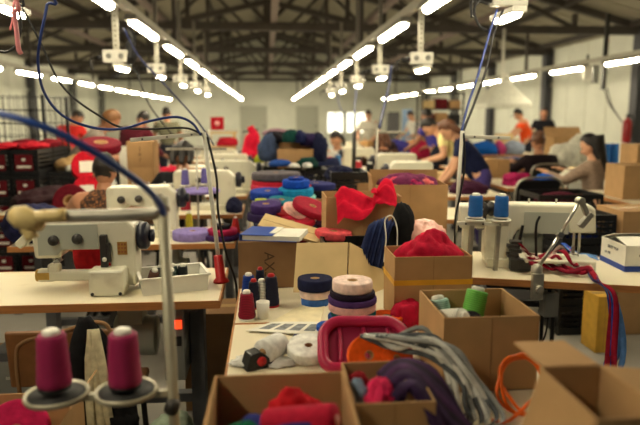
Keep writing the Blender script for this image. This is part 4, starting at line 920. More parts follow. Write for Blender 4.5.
# stand with two blue cones
sr = thread_stand('white thread stand with two blue cones at the front right table', (.84, 2.72, ZT), .64, [(.615, .0, .22, 0), (.225, .0, .24, -.01)], mat('white tube', (206, 204, 190)), .0085, plates=((.085, -.01, .237, .045), (.205, -.01, .237, .045)))
sr.rotation_euler = (0, R(2), 0)
mb = MB(); mb.tube([(.004, -.01, .63), (.018, -.012, .5), (.01, -.012, .38), (-.008, -.01, .24), (.0, -.01, .1)], .0045); P('cable', mb, M['blackr'], sr)
for x in (.075, .20): mb = MB(); mb.box((x, 0, .11), (.018, .018, .22)); P('bracket', mb, M['alu'], sr)
cone('blue thread cone, left on the stand at the front right table', (.84+.093, 2.71, ZT+.25), 'sky blue', (42, 112, 196), .105, .033, .03, group='blue cones')
cone('blue thread cone, right on the stand at the front right table', (.84+.213, 2.71, ZT+.247), 'sky blue', (42, 112, 196), .105, .033, .03, group='blue cones')
t = T('thread_bobbin', 'dark bobbin lying between the two blue cones', 'bobbin', (.985, 2.76, 1.03), 0, rot=(0, R(90), R(20))); mb = MB(); mb.lathe([(.008, 0), (.034, .001), (.034, .005), (.02, .008), (.02, .042), (.034, .045), (.034, .05), (.008, .05)], 20); P('spool', mb, M['dsteel'], t)
mb = MB(); mb.cyl((0, 0, -.02), (0, 0, .1), .005); P('spindle', mb, M['steel'], t)
# swing arm
t = T('swing_arm', 'steel swing arm clamped to the front right table edge, rod leaning right', 'swing arm', (1.15, 2.525, ZT))
mb = MB(); mb.box((0, -.012, -.02), (.05, .03, .12)); mb.cyl((0, -.03, -.03), (0, -.045, -.03), .02); mb.lathe([(.026, .0), (.024, .03), (.012, .045)], 16, (0, 0, .03)); P('clamp', mb, M['alu'], t, bev=.006)
mb = MB(); mb.cyl((0, 0, .05), (.10, .01, .2), .008); mb.cyl((.10, .01, .2), (.185, .02, .345), .0065); mb.box((.10, .01, .2), (.026, .022, .022), rot=(0, R(32), 0)); P('rod', mb, M['steel'], t)
mb = MB(); mb.cyl((.185, 0, .345), (.185, .04, .345), .016); mb.box((.205, .02, .315), (.02, .024, .07), rot=(0, R(-25), 0)); mb.box((.215, .02, .26), (.025, .03, .075), rot=(0, R(40), 0)); P('joint_plate', mb, M['alu'], t, bev=.003)
# crimson ribbons, blue ribbons
cr = [fab('ribbon crimson', (156, 26, 50)), fab('ribbon dark', (120, 20, 40)), fab('ribbon pale', (206, 176, 168))]
pp = []
for k in range(11):
    f = k/10; z = ZT+.004+.0026*k; w1 = math.sin(k*1.3); w2 = math.sin(k*2.1)
    a = Vector((1.12+.04*f, 2.64-.03*f, ZT+.14-.09*f)); m1 = atz(534+8*f, 258+3*w1, z+.03); m2 = atz(546+8*f, 264+5*w1, z+.004); m3 = atz(562+8*f, 267+6*w2, z); m4 = atz(578+6*f, 266+7*w1, z+.004); m5 = atz(594-2*f, 264+7*f, z)
    if k % 4 == 1: pp.append((a, m1, m2+Vector((0, 0, .04)), m3+Vector((-.02, .02, .07)), m3+Vector((.02, .0, .01)), m4))
    else: pp.append((a, m1, m2, m3, m4, m5))
strapset('ribbon_bundle', 'crimson ribbons trailing across the front right table from the machine', 'ribbon', cr, pp, .018, (0, -.35, 1), twist=.8)
bl = [fab('ribbon blue', (36, 72, 168)), fab('ribbon blue light', (96, 140, 200)), fab('ribbon crimson', (156, 26, 50))]
pp = []
for k in range(6):
    f = k/5; z = ZT+.016+.002*k
    a = atz(563+3*k, 243+2*k, ZT+.06-.006*k); b = atz(584+3*f, 262+3*f, z); c_ = atz(594+4*f, 279+f, z); x = c_.x+.03
    pp.append((a, b, c_, Vector((x+.01*f, c_.y-.07, ZT-.03)), Vector((x+.02+.03*math.sin(k*2), c_.y-.08-.02*f, .5)), Vector((x-.03+.04*f, c_.y-.09-.03*f, .28)), Vector((x+.03*math.sin(k*3), c_.y-.1-.03*f, .07)), Vector((x+.06+.16*f, c_.y-.12-.1*f, .012+.004*k))))
strapset('ribbon_bundle', 'blue and crimson ribbons falling off the front right table to the floor', 'ribbon', bl, pp, .024, (0, -1, .25), twist=7.)
pp = [(atz(573+2*k, 258+2*k, ZT+.012), atz(583+3*k, 254+1.5*k, ZT+.02), atz(597+k, 256+2*k, ZT+.012)) for k in range(3)]
strapset('ribbon_scrap', 'light blue ribbon ends lying in front of the white carton', 'ribbon', [bl[1]], pp, .014, (0, -.2, 1))
mb = MB(); mb.heap((.18, .14, .05), 91, .5, 5, 50, 20, base=.3); o = P('ribbon_pile', mb, mat('mixed ribbons', (44, 60, 130), rough=.85, var=.2, pattern=('noise', 14, (130, 24, 44), .46, .54))); o.location = (1.62, 2.28, .016); tag(o, 'heap of blue and crimson ribbons on the floor below the front right table', 'ribbon')
# white carton with blue base
t = T('printed_carton', 'open white printed carton with a blue base band on the front right table', 'box', (1.755, 2.75, ZT), R(-4))
w_, d_, h_ = .26, .24, .12; mb = MB()
mb.box((0, 0, .003), (w_, d_, .006))
for s in (-1, 1): mb.box((s*(w_/2-.002), 0, h_/2), (.004, d_, h_)); mb.box((0, s*(d_/2-.002), h_/2), (w_, .004, h_))
P('box_body', mb, M['paper'], t)
mb = MB()
for s in (-1, 1): mb.box((s*(w_/2+.001), 0, .014), (.003, d_+.006, .026)); mb.box((0, s*(d_/2+.001), .014), (w_+.006, .003, .026))
P('blue_band', mb, plas('print blue', (34, 64, 146), .6), t)
for sd, ang in (('f', -78), ('b', -72)):
    mb = MB(); L_ = .11; mb.box((0, 0, L_/2), ((w_ if sd != 'l' else d_)-.01, .003, L_)); o = P('flap', mb, M['paper'], t)
    off, z = {'l': ((-w_/2+.002, 0), -PI/2), 'f': ((0, -d_/2+.002), 0), 'b': ((0, d_/2-.002), PI)}[sd]; o.location = (off[0], off[1], h_); o.rotation_euler = (R(ang), 0, z)
for txt, sz, loc, rot, rgb in (('SILKY TOP', .022, (-w_/2-.0015, .0, .088), (PI/2, 0, -PI/2), (96, 100, 110)), ('col. 100', .018, (-w_/2-.0015, .05, .058), (PI/2, 0, -PI/2), (110, 112, 118)), ('A', .03, (-.06, -d_/2-.0015, .08), (PI/2, 0, 0), (120, 110, 110)), ('33\n38', .03, (.03, -d_/2-.0015, .075), (PI/2, 0, 0), (186, 44, 50))):
    me = textmesh(txt, sz); me.materials.append(mat('ink %s' % (rgb,), rgb, rough=.8)); o = P('printed_text', me, None, t); o.location = loc; o.rotation_euler = rot
# under the right table
t = T('knee_box', 'pale grey switch box hanging under the front right table', 'switch box', (1.23, 2.56, .58)); mb = MB(); mb.box((0, 0, .055), (.065, .06, .11)); P('case', mb, M['greyp'], t, bev=.006)
mb = MB(); mb.cyl((0, 0, .11), (0, 0, .135), .008); mb.tube([(0, 0, .0), (.0, .02, -.1), (-.03, .05, -.2)], .004); P('cable', mb, M['blackr'], t)
t = T('tube_chair', 'black tube framed chair behind the front right table', 'chair', (1.42, 3.42, 0), PI-R(17))
mb = MB(); mb.box((0, .12, .46), (.38, .36, .04)); P('seat', mb, M['black'], t, bev=.012)
mb = MB(); mb.tube([(-.18, .3, .0), (-.18, .29, .44), (-.18, -.03, .46), (-.18, -.06, .40), (-.18, -.07, .0)], .012, sub=4); P('leg_frame', mb, M['black'], t)
mb = MB(); mb.tube([(.18, .3, .0), (.18, .29, .44), (.18, -.03, .46), (.18, -.06, .40), (.18, -.07, .0)], .012, sub=4); P('leg_frame', mb, M['black'], t)
mb = MB(); mb.box((0, .31, .62), (.34, .03, .16)); P('backrest', mb, M['black'], t, bev=.01)
carton('slim yellow box on the floor behind the front right table', (2.06, 3.62, 0), .1, .18, .36, m=mat('yellow board', (206, 160, 60), rough=.6), lid=True)
for k in range(4): crate('black slatted crate behind the front right table, %s from the floor' % ORD[k], (2.1, 4.0, .205*k), .36, .3, .2, group='crates behind the front right table')
cloth('blue and dark cloth in the top slatted crate', (2.1, 4.0, .64), 'crate blue', (36, 60, 150), (.13, .11, .1), 95, amp=.3)
carton('brown carton with flap up at the right frame edge behind the white one', (2.50, 4.0, 0), .38, .34, .84, m=M['card'], lid=True)
# ================================================================== middle and far hall
def flr(u, Y): return Vector((at(u, 200, Y).x, Y, 0))
# ---- people
person('seated person in a patterned tank top, back turned, behind the front left machine', (X_(103, 4.25, 180), 4.16, 0), 0, True, .2, ((-.22, .42, .9), (.2, .42, .9)), (.2, 0, 0), 'b', 'dark', 'short', ('tank', (60, 44, 30)), 'none', ('trousers dark', (30, 32, 44)),
       topm=mat('patterned tank top', (46, 30, 24), rough=.85, var=.2, pattern=('noise', 70, (150, 96, 52), .5, .62)), S=.95)
t = T('operator_stool', 'dark stool under the person in the patterned tank top', 'stool', (X_(103, 4.25, 180), 4.16, 0))
mb = MB(); mb.lathe([(.05, .36), (.17, .37), (.175, .39), (.16, .4)], 22); P('seat', mb, M['black'], t)
for k in range(4): a = PI/4+k*PI/2; mb = MB(); mb.cyl((.06*math.cos(a), .06*math.sin(a), .37), (.19*math.cos(a), .19*math.sin(a), 0), .012); P('leg', mb, M['dsteel'], t)
person('person with light brown hair leaning over the left side tables, arm stretched out', flr(76, 6.9), R(-75), False, .62, ((-.2, .62, 1.02), (.16, .60, 1.0)), (.1, 0, .2), 'b', 'blond', 'short', ('grey white shirt', (150, 140, 130)), 'short')
person('person in a red shirt bending at the far left, dark hair', flr(66, 9.4), R(-20), False, .55, ((-.22, .5, .95), (.22, .5, .95)), (.5, 0, -.4), 'b', 'dark', 'short', ('coral shirt', (222, 52, 48)), 'short')
person('person in a burgundy top with back turned, behind the tall carton on the left', flr(128, 8.2), R(-25), False, .6, ((-.2, .5, .95), (.22, .5, .95)), (.3, 0, .5), 'b', 'dark', 'short', ('burgundy top', (84, 22, 36)), 'long')
person('person in black bent over the fourth left table, back turned', (-.73, 5.29, 0), 0, True, .3, ((-.2, .45, .88), (.2, .45, .88)), (.5, 0, 0), 'b', 'dark', 'bob', ('black top', (20, 20, 24)), 'long')
person('man in a grey green shirt standing far off on the left, back turned', flr(170, 11.3), R(10), False, .3, ((-.2, .45, .98), (.2, .45, .98)), (.2, 0, 0), 'b', 'dark', 'short', ('grey green shirt', (110, 108, 88)), 'short')
person('seated person in a navy jacket left of the white shirted woman', flr(322, 6.78), R(20), True, .1, ((-.2, .38, .88), (.2, .38, .88)), (.2, 0, 0), 'a', 'dark', 'short', ('navy jacket', (26, 32, 64)), 'long')
person('woman in a white shirt with dark hair, working near the lit windows', flr(341, 8.95), R(150), True, .25, ((-.2, .42, .88), (.2, .42, .88)), (.4, 0, 0), 'a', 'dark', 'bob', ('white shirt', (206, 206, 200)), 'short')
person('far person in a pale shirt below the right end of the windows', flr(369, 15), R(160), False, .35, ((-.2, .45, .98), (.2, .45, .98)), (.3, 0, 0), 'a', 'dark', 'short', ('pale shirt', (190, 186, 172)), 'short')
person('seated person in a brown top behind the cream machine in the middle right', flr(386, 8.76), R(8), True, .3, ((-.2, .42, .88), (.2, .42, .88)), (.3, 0, 0), 'b', 'brown', 'bob', ('brown top', (66, 44, 32)), 'long')
person('far person in white with dark hair right of the light blue panel', flr(417, 15.6), R(120), False, .4, ((-.2, .45, .98), (.2, .45, .98)), (.3, 0, 0), 'a', 'dark', 'short', ('white top', (200, 198, 190)), 'short')
person('person in a blue violet shirt in front of the shelf rack', flr(438, 9.9), R(30), False, .45, ((-.2, .5, .95), (.2, .5, .95)), (.2, 0, 0), 'b', 'dark', 'short', ('violet shirt', (66, 62, 150)), 'short')
person('woman with brown hair in a dark blue shirt leaning on the right table', flr(482, 6.25), R(68), False, .6, ((-.2, .45, .80), (.12, .5, .80)), (.35, 0, 0), 'a', 'brown', 'bob', ('dark blue shirt', (28, 34, 66)), 'short', ('violet jeans', (72, 62, 124)), S=.93)
person('person in a cream shirt bending behind the woman in dark blue', flr(466, 7.75), R(70), False, .8, ((-.2, .5, .9), (.2, .5, .9)), (.3, 0, 0), 'a', 'dark', 'short', ('cream shirt', (226, 214, 150)), 'short')
person('man in an orange shirt and dark cap leaning to the left at the cutting table', flr(525, 12.9), R(75), False, .3, ((-.2, .5, .98), (.15, .52, .98)), (.35, 0, 0), 'a', 'dark', 'cap', ('orange shirt', (234, 84, 36)), 'short')
person('man in black standing beside the man in orange', flr(539, 13.6), R(160), False, .12, ((-.22, .3, .95), (.22, .3, .95)), (.2, 0, 0), 'b', 'dark', 'short', ('black shirt', (26, 26, 32)), 'short')
person('seated person in a black top, back turned, nearer than the man in orange', flr(538, 7.16), R(-2), True, .1, ((-.2, .42, .88), (.2, .42, .88)), (.3, 0, 0), 'b', 'brown', 'bun', ('black red top', (30, 20, 24)), 'long')
person('seated woman with long dark hair in a taupe cardigan at the right side', flr(598, 6.2), R(38), True, .14, ((-.2, .48, .86), (.2, .48, .86)), (.35, 0, .2), 'a', 'dark', 'long', ('taupe cardigan', (160, 138, 120)), 'long', S=1.0)
def chair(label, loc, rz, h=.95, m=None):
    t = T('operator_chair', label, 'chair', loc, rz, 'operator chairs'); m = m or M['black']
    mb = MB(); mb.box((0, 0, .375), (.42, .40, .05)); P('seat', mb, m, t, bev=.015)
    mb = MB(); mb.box((0, -.26, .72), (.40, .03, .36), rot=(.12, 0, 0)); P('backrest', mb, m, t, bev=.015)
    mb = MB(); mb.tube([(-.21, -.19, .38), (-.215, -.27, .5), (-.21, -.30, .86), (0, -.31, .92), (.21, -.30, .86), (.215, -.27, .5), (.21, -.19, .38)], .011); P('back_frame', mb, M['alu'], t)
    for sx in (-1, 1):
        for sy in (-1, 1): mb = MB(); mb.cyl((sx*.18, sy*.17, .375), (sx*.2, sy*.2, 0), .012); P('leg', mb, M['dsteel'], t)
    return t
chair('chair under the seated woman in the taupe cardigan', flr(598, 6.2), R(38))
chair('black chair under the person in the black and red top', flr(538, 7.16), R(-2))
chair('chair under the person in black at the fourth left table', (-.73, 5.29, 0), 0)
chair('chair under the seated person in the navy jacket', flr(322, 6.78), R(20))
chair('chair under the woman in the white shirt', flr(341, 8.95), R(150)); chair('chair under the seated person in the brown top', flr(386, 8.76), R(8))
# ---- tables of the middle and far hall
def tb(lb, u0, u1, Y0, Y1, grp='side tables', v=200): sewing_table('work_table', lb, at(u0, v, Y0).x, at(u1, v, Y0).x, Y0, Y1, motor=False, group=grp)
sewing_table('work_table', 'fourth centre table, carrying black crates and a carton of dark cloth', -.1, .92, 5.3, 6.3, motor=False, group='centre work tables')
sewing_table('work_table', 'fifth centre table, beyond the navy jacket', -.1, .9, 7.3, 8.3, motor=False, group='centre work tables')
sewing_table('work_table', 'farthest centre table, in front of the end wall', -.15, 1.6, 10.4, 11.4, motor=False, group='centre work tables')
sewing_table('work_table', 'side table with tan top at the right, beside the woman in taupe', 2.36, 2.98, 5.95, 6.9, motor=False, group='side tables')
sewing_table('work_table', 'side table at the right frame edge carrying tall cartons', 2.95, 3.9, 4.75, 5.75, motor=False, group='side tables')
sewing_table('work_table', 'side table in front of the seated person in black and red', 2.5, 3.75, 8.2, 8.9, motor=False, group='side tables')
sewing_table('work_table', 'side table heaped with white cloth behind the woman in taupe', 3.55, 4.75, 7.3, 8.1, motor=False, group='side tables')
sewing_table('work_table', 'long cutting table where the man in orange works', 3.5, 5.2, 11.3, 12.3, motor=False, group='side tables')
sewing_table('work_table', 'side table with pink and purple cloth near the brown haired woman', 1.65, 2.9, 10.6, 11.4, motor=False, group='side tables')
sewing_table('work_table', 'left side table under the leaning light haired person', -1.45, -.3, 6.02+5.2, 6.6+5.2, motor=False, group='side tables')
sewing_table('work_table', 'left side table beside the crates, heaped with red rolls', -1.98, -1.5, 4.6, 5.6, motor=False, group='side tables')
sewing_table('work_table', 'left side table where the person in red bends', -3.2, -2.2, 9.9, 10.6, motor=False, group='side tables')
# ---- crates on the left with red cloth on top
for c_ in range(2):
    for d_ in range(2):
        for k in range(5):
            lb = 'black crate with burgundy label panel, %s of the %s %s stack' % (['bottom', 'second', 'middle', 'fourth', 'top'][k], ['back', 'front'][1-d_], ['left', 'right'][c_])
            crate(lb, (at(7+26.5*c_, 180, 6.0).x, 6.0+.43*d_, .232*k), .25, .4, .23, card=(d_ == 0), group='stacked black crates on the left')
cloth('crimson cloth on top of the front left crate stack', (at(7, 150, 6.0).x, 6.0, 1.16), 'crate crimson', (186, 30, 46), (.115, .19, .04), 101)
cloth('crimson cloth on top of the front right crate stack', (at(33.5, 150, 6.0).x, 6.0, 1.16), 'crate crimson', (186, 30, 46), (.115, .19, .045), 102)
cloth('dark red cloth on top of the back left crate stack', (at(7, 150, 6.0).x, 6.43, 1.16), 'crate dark red', (120, 20, 34), (.11, .18, .05), 103)
cloth('dark red cloth on top of the back right crate stack', (at(33.5, 150, 6.0).x, 6.43, 1.16), 'crate dark red', (120, 20, 34), (.11, .18, .05), 104)
for k in range(4): crate('black slatted crate right of the labelled stacks, %s from the floor' % ORD[k], (at(62, 180, 6.25).x+.10, 6.25, .235*k), .3, .5, .23, group='slatted crates on the left')
cloth('tan paper bundle on the slatted crates at the left', (at(62, 160, 6.25).x+.09, 6.25, .94), 'tan bundle', (170, 140, 96), (.13, .15, .09), 105, name='paper_bundle', cat='bundle')
cloth('white pouch on the slatted crates beside the tan bundle', (at(70, 160, 6.05).x+.02, 6.06, .94), 'white pouch', (216, 212, 200), (.07, .05, .04), 106, name='pouch', cat='pouch')
# wire cage
t = T('wire_cage', 'tall black wire mesh cage behind the crate stacks on the left', 'cage', (at(14, 130, 7.4).x, 7.4, 0)); wx, wy, wh = .95, .8, 1.69
for sx in (-1, 1):
    for sy in (-1, 1): mb = MB(); mb.box((sx*wx/2, sy*wy/2, wh/2), (.03, .03, wh)); P('post', mb, M['black'], t)
for nm_, axis in (('mesh_panel', 0), ('mesh_panel', 1), ('mesh_panel', 2), ('mesh_panel', 3)):
    mb = MB(); nn = 14
    if axis < 2:
        y = (-1, 1)[axis]*wy/2
        for k in range(nn+1): mb.box((-wx/2+wx*k/nn, y, wh/2), (.006, .006, wh))
        for k in range(12): mb.box((0, y, .08+(wh-.1)*k/11), (wx, .007, .007))
    else:
        s = (-1, 1)[axis-2]
        for k in range(10): mb.box((s*wx/2, -wy/2+wy*k/9, wh/2), (.006, .006, wh))
        for k in range(12): mb.box((s*wx/2, 0, .08+(wh-.1)*k/11), (.007, wy, .007))
    P(nm_, mb, M['black'], t)
mb = MB(); mb.box((0, 0, .05), (wx, wy, .03)); P('floor_grid', mb, M['black'], t)
# red labelled rolls, dark red rolls
def lroll(lb, u, v, Y, r, h, rot, rgb=(190, 22, 40), label=True):
    t = roll(lb, at(u, v, Y), 'label red %d' % rgb[0], rgb, r, h, r*.35, rot=tuple(R(a) for a in rot), group='red rolls by the tank top person', n=26)
    if label: mb = MB(); mb.box((-r*.1, -r*.05, h+.001), (r*.85, r*.7, .002)); P('white_label', mb, M['paper'], t)
lroll('red roll with white label standing above the tank top person, upper one', 88, 168, 4.95, .125, .07, (72, 0, 20))
lroll('red roll with white label standing left of the tank top person, lower one', 89, 191, 4.8, .115, .07, (75, 0, 15))
lroll('dark wine roll at the left of the labelled red rolls', 74, 203, 4.75, .13, .08, (70, 0, -10), (96, 16, 30), False)
lroll('wide dark wine roll lying above the labelled red rolls', 101, 150, 5.2, .16, .07, (14, 6, 0), (110, 14, 34), False)
cloth('dark cloth bolster under the red rolls at the left', (-1.75, 5.0, ZT), 'bolster dark', (40, 18, 24), (.2, .4, .1), 107)
for k in range(2): carton('%s carton of the pair behind the tank top person' % ['lower', 'upper'][k], (at(143.5, 163, 5.85).x, 5.85, ZT+.25*k), .23, .3, .25 if k == 0 else .235, m=M['card'], lid=True, text='3\nA\n7' if k else None, tsize=.05, group='cartons on the left tables')
t = T('white_board', 'white board leaning left of the upper carton', 'board', (at(126.5, 160, 5.8).x, 5.8, ZT)); mb = MB(); mb.box((0, 0, .22), (.13, .02, .44), rot=(-.05, 0, 0)); P('board', mb, M['paper'], t, bev=.003); mb = MB(); mb.box((0, .03, .01), (.13, .08, .02)); P('foot', mb, M['greyp'], t)
# ---- left clutter
def cl(lb, u, v, Y, nm, rgb, r, seed, **k): 
    p = at(u, v, Y); cloth(lb, (p.x, p.y, p.z-r[2]*.5), nm, rgb, r, seed, n=32, **k)
cloth('navy cloth heap on the third left table beside the machine', (-.25, 4.65, ZT), 'navy heap', (30, 32, 60), (.06, .1, .07), 111)
cloth('dark blue cloth on the fourth left table right of the machine', (-.95, 5.8, ZT), 'slate blue', (52, 66, 104), (.16, .14, .1), 112)
cloth('crimson cloth heap on the fifth left table', (-1.05, 6.85, ZT), 'crimson deep', (186, 22, 54), (.18, .16, .12), 113)
cloth('deep pink cloth heap right of the tall carton on the fifth left table', (-1.2, 6.7, ZT), 'deep pink', (176, 50, 84), (.08, .1, .16), 114)
cone('lime tipped cone on the third left machine table', (-.78, 4.7, ZT+.0), 'lime tip', (190, 200, 60), .2, .03, .015)
cone('crimson cone behind the third left machine', (-.62, 4.72, ZT), 'crimson', (150, 22, 50), .2, .04, .03)
t = T('garment_rack', 'tan wooden rack with a red coat and red box, middle left', 'rack', (at(222, 140, 8.35).x, 8.4, 0))
for sx in (-1, 1): mb = MB(); mb.box((sx*.16, 0, .62), (.04, .04, 1.24)); P('post', mb, M['card_l'], t)
mb = MB(); mb.box((0, 0, 1.255), (.40, .12, .05)); P('top_bar', mb, M['card_l'], t)
for z in (.3, 1.05): mb = MB(); mb.box((0, 0, z), (.36, .05, .04)); P('rail', mb, M['card_l'], t)
t = T('red_box', 'red box with a pale round mark on the tan rack', 'box', (at(217.5, 128, 8.4).x, 8.4, 1.281)); mb = MB(); mb.box((0, 0, .085), (.17, .1, .17)); P('box_body', mb, fab('box red', (164, 24, 40)), t, bev=.006); mb = MB(); mb.cyl((0, -.05, .085), (0, -.053, .085), .035); P('round_mark', mb, mat('pale pink', (222, 150, 150), rough=.7), t)
cloth('red cloth folded over the lower bar of the tan rack', (at(227, 140, 8.4).x, 8.4, 1.07), 'rack red', (170, 28, 46), (.13, .07, .08), 115)
mb = MB(); mb.tube([(0, 0, 0), (-.02, .0, .13), (.02, 0, .28), (-.02, 0, .37)], lambda q: .11*(1-.75*q**1.5)+.01*math.sin(q*14), 14); mb.tube([(.04, -.05, -.02), (.07, -.06, .14), (.03, -.03, .3)], lambda q: .05-.025*q, 10)
o = P('red_coat', mb, fab('coat red', (206, 24, 56))); o.location = at(252, 159, 7.2); tag(o, 'bright red coat hanging on a stand left of the centre aisle', 'coat')
t = T('coat_stand', 'thin dark stand carrying the bright red coat', 'stand', (at(250, 159, 7.25).x, 7.3, 0)); mb = MB(); mb.cyl((0, 0, 0), (0, 0, 1.33), .014); P('pole', mb, M['dsteel'], t); mb = MB(); mb.lathe([(.16, 0), (.15, .02), (.02, .03)], 18); P('base', mb, M['dsteel'], t); mb = MB(); mb.cyl((-.08, 0, 1.28), (.1, -.06, 1.31), .01); P('hook', mb, M['dsteel'], t)
for lb, u, v, Y, nm, rgb, r, sd in (
    ('yellow cloth scrap low right of the bright red coat', 259, 160, 6.9, 'acid', (150, 160, 40), (.05, .05, .06), 116),): cl(lb, u, v, Y, nm, rgb, r, sd)
# ---- centre: black crates, carton with dark cloths
for k, u in enumerate((272, 293, 314, 335)): crate('black crate on the fourth centre table, %s from the left' % ORD[k], (at(u, 165, 5.55).x, 5.55, ZT), .185*1.0, .4, .25, group='black crates on the centre table')
carton('brown carton standing on the black crates in the centre', (at(295, 163, 5.55).x, 5.57, ZT+.255), .31, .26, .165, m=M['card'], flaps=(('b', 10, .05),), group='cartons in the centre')
for lb, u, v, Y, nm, rgb, r, sd in (
    ('steel blue cloth stack left of the brown carton on the crates', 270, 152, 5.75, 'steel blue', (60, 74, 104), (.11, .14, .16), 121),
    ('black cloth at the upper left of the carton on the crates', 276, 140, 5.8, 'soft black', (26, 24, 34), (.12, .12, .08), 122),
    ('rose grey cloth topping the dark stack left of the carton', 277, 134, 6.0, 'rose grey', (150, 120, 132), (.13, .1, .05), 123),
    ('bottle green cloth topping the carton on the crates', 291, 138, 5.6, 'bottle green', (18, 62, 58), (.08, .08, .08), 124),
    ('ink blue cloth topping the carton on the crates, right of the green', 300, 139, 5.6, 'ink blue', (26, 32, 72), (.07, .08, .07), 125),
    ('dark violet cloth heap at the right of the carton on the crates', 310, 141, 5.65, 'dark grape', (44, 34, 74), (.1, .1, .08), 126),
    ('navy cloth sack hanging right of the carton on the crates', 319, 152, 5.6, 'night blue', (24, 28, 56), (.08, .1, .16), 127),
    ('blue cloth folded in front of the carton, left', 280, 164, 5.36, 'folded blue', (36, 70, 140), (.09, .05, .04), 128),
    ('white cloth folded in front of the carton, right', 294, 166, 5.36, 'folded white', (216, 214, 208), (.07, .05, .025), 129),
    ('dark green coil of cloth at the right front of the carton', 308, 164, 5.36, 'coil green', (20, 54, 50), (.09, .06, .06), 130),
    ('pale grey cloth in the middle of the dark green coil', 307, 166, 5.3, 'coil grey', (190, 190, 186), (.04, .04, .03), 131)): cl(lb, u, v, Y, nm, rgb, r, sd)
for k in range(2): crate('black crate behind the red draped carton, %s' % ['lower one', 'upper one'][k], (at(347, 185, 4.4).x, 4.42, ZT+.165*k), .26, .36, .16, group='black crates behind the draped carton')
cloth('dark blue cloth in the upper black crate behind the draped carton', (at(340, 185, 4.4).x, 4.42, ZT+.25), 'night blue', (24, 28, 56), (.1, .13, .07), 132)
carton('brown carton half hidden right of the black crates behind the draped carton', (at(370, 185, 4.3).x, 4.35, ZT), .2, .25, .25, m=M['card_d'], group='cartons in the centre')
for lb, u, v, Y, nm, rgb, h, r in (('blue cone on the fifth centre table', 338, 150, 7.4, 'azure thread', (70, 130, 190), .16, .05), ('red cone beside the blue one on the fifth centre table', 329, 158, 7.4, 'red thread', (196, 50, 60), .14, .05)):
    p = at(u, v, Y); cone(lb, (p.x, p.y, ZT), nm, rgb, h+.1, r, r*.7)
# ---- right of centre
machine('cream sewing machine on the fourth right table, with dark panel', (1.42, 6.85, ZT), PI, .46, 'flat')
machine('cream sewing machine on the third right table, near the carton of pink cloth', (1.3, 5.6, ZT), PI, .4, 'flat')
machine('small cream machine on the fifth right table', (1.2, 8.15, ZT), PI, .42, 'long')
cone('red cone left of the cream machine on the fourth right table', (1.0, 6.85, ZT), 'red thread', (196, 30, 40), .22, .07, .04)
cone('black cone between the red cone and the cream machine', (1.12, 6.75, ZT), 'black thread', (24, 24, 26), .2, .05, .04)
for lb, u, v, Y, nm, rgb, r, sd in (
    ('violet blue cloth heap on the side table left of the brown haired woman', 399, 147, 10.8, 'violet blue', (58, 54, 128), (.24, .2, .14), 141),
    ('raspberry cloth heap on the side table left of the brown haired woman', 421, 149, 10.7, 'raspberry', (168, 34, 66), (.22, .2, .14), 142),
    ('tan cloth bale behind the violet blue heap', 413, 137, 11.2, 'tan bale', (170, 128, 84), (.2, .15, .12), 143),
    ('yellow cream cloth topping the far table below the light blue panel', 398, 131, 10.9, 'straw', (206, 178, 110), (.13, .12, .08), 144),
    ('white cloth heap on the far table beneath the windows', 352, 141, 10.9, 'far white', (206, 198, 176), (.2, .2, .12), 145),
    ('orange tan carton heap on the far table beneath the right window', 364, 138, 11.0, 'far tan', (182, 140, 90), (.2, .15, .14), 146),
    ('pale cloth heap on the far table under the left window', 325, 147, 10.7, 'far pale', (176, 180, 178), (.2, .2, .1), 147),
    ('dark cloth heap on the far table right of the pale one', 384, 146, 10.7, 'far dark', (52, 40, 44), (.25, .2, .14), 148)):
    p = at(u, v, Y); cloth(lb, (p.x, p.y, ZT), nm, rgb, (r[0], r[1], r[2]+.06), sd, n=32)
carton('pale carton on the fourth right table beside the brown haired woman', (1.9, 6.75, ZT), .2, .2, .1, m=M['card_l'], lid=True)
cloth('dark plum cloth on the third right table in front of the woman in dark blue', (1.85, 5.6, ZT), 'plum heap', (60, 26, 48), (.16, .14, .08), 172)
# shelf rack
t = T('shelf_rack', 'dark shelf rack loaded with cartons at the back right of centre', 'shelf', (at(440, 110, 14).x, 14, 0)); W_, H_ = .95, 2.0
for sx in (-1, 1):
    for sy in (-1, 1): mb = MB(); mb.box((sx*W_/2, sy*.2, H_/2), (.04, .04, H_)); P('upright', mb, M['dsteel'], t)
SZ = (.4, .85, 1.28, 1.62, 1.98)
for z in SZ: mb = MB(); mb.box((0, 0, z), (W_, .44, .03)); P('shelf_board', mb, M['dsteel'], t)
sx0 = at(440, 110, 14).x; rnd = random.Random(9)
for k, z in enumerate(SZ[1:4]):
    for j in range(3):
        nm, m_ = [('tan', M['card']), ('brown', M['card_d']), ('burgundy', fab('burgundy card', (94, 22, 30))), ('black', M['black']), ('cream', M['card_l'])][(k*2+j*3) % 5]
        carton('%s carton on the %s loaded shelf of the rack, %s from left' % (nm, ['lowest', 'middle', 'upper'][k], ORD[j]), (sx0-.3+.3*j, 13.98, z+.016), .25, .3, .24-.03*k+.04*(j % 2), m=m_, lid=True, group='cartons on the shelf rack')
t = T('wall_panel', 'light blue panel standing against the far end of the hall', 'panel', (at(407, 120, 20).x, 20, 0)); mb = MB(); mb.box((0, 0, .85), (.32, .05, 1.7)); P('panel', mb, plas('pale blue', (140, 168, 206), .6), t); mb = MB(); mb.box((0, 0, .02), (.4, .3, .04)); P('foot', mb, M['dsteel'], t)
t = T('tall_cabinet', 'dark tall cabinet left of the light blue panel', 'cabinet', (at(393, 120, 19.5).x, 19.5, 0)); mb = MB(); mb.box((0, 0, .8), (.34, .4, 1.6)); P('carcass', mb, M['dsteel'], t); 
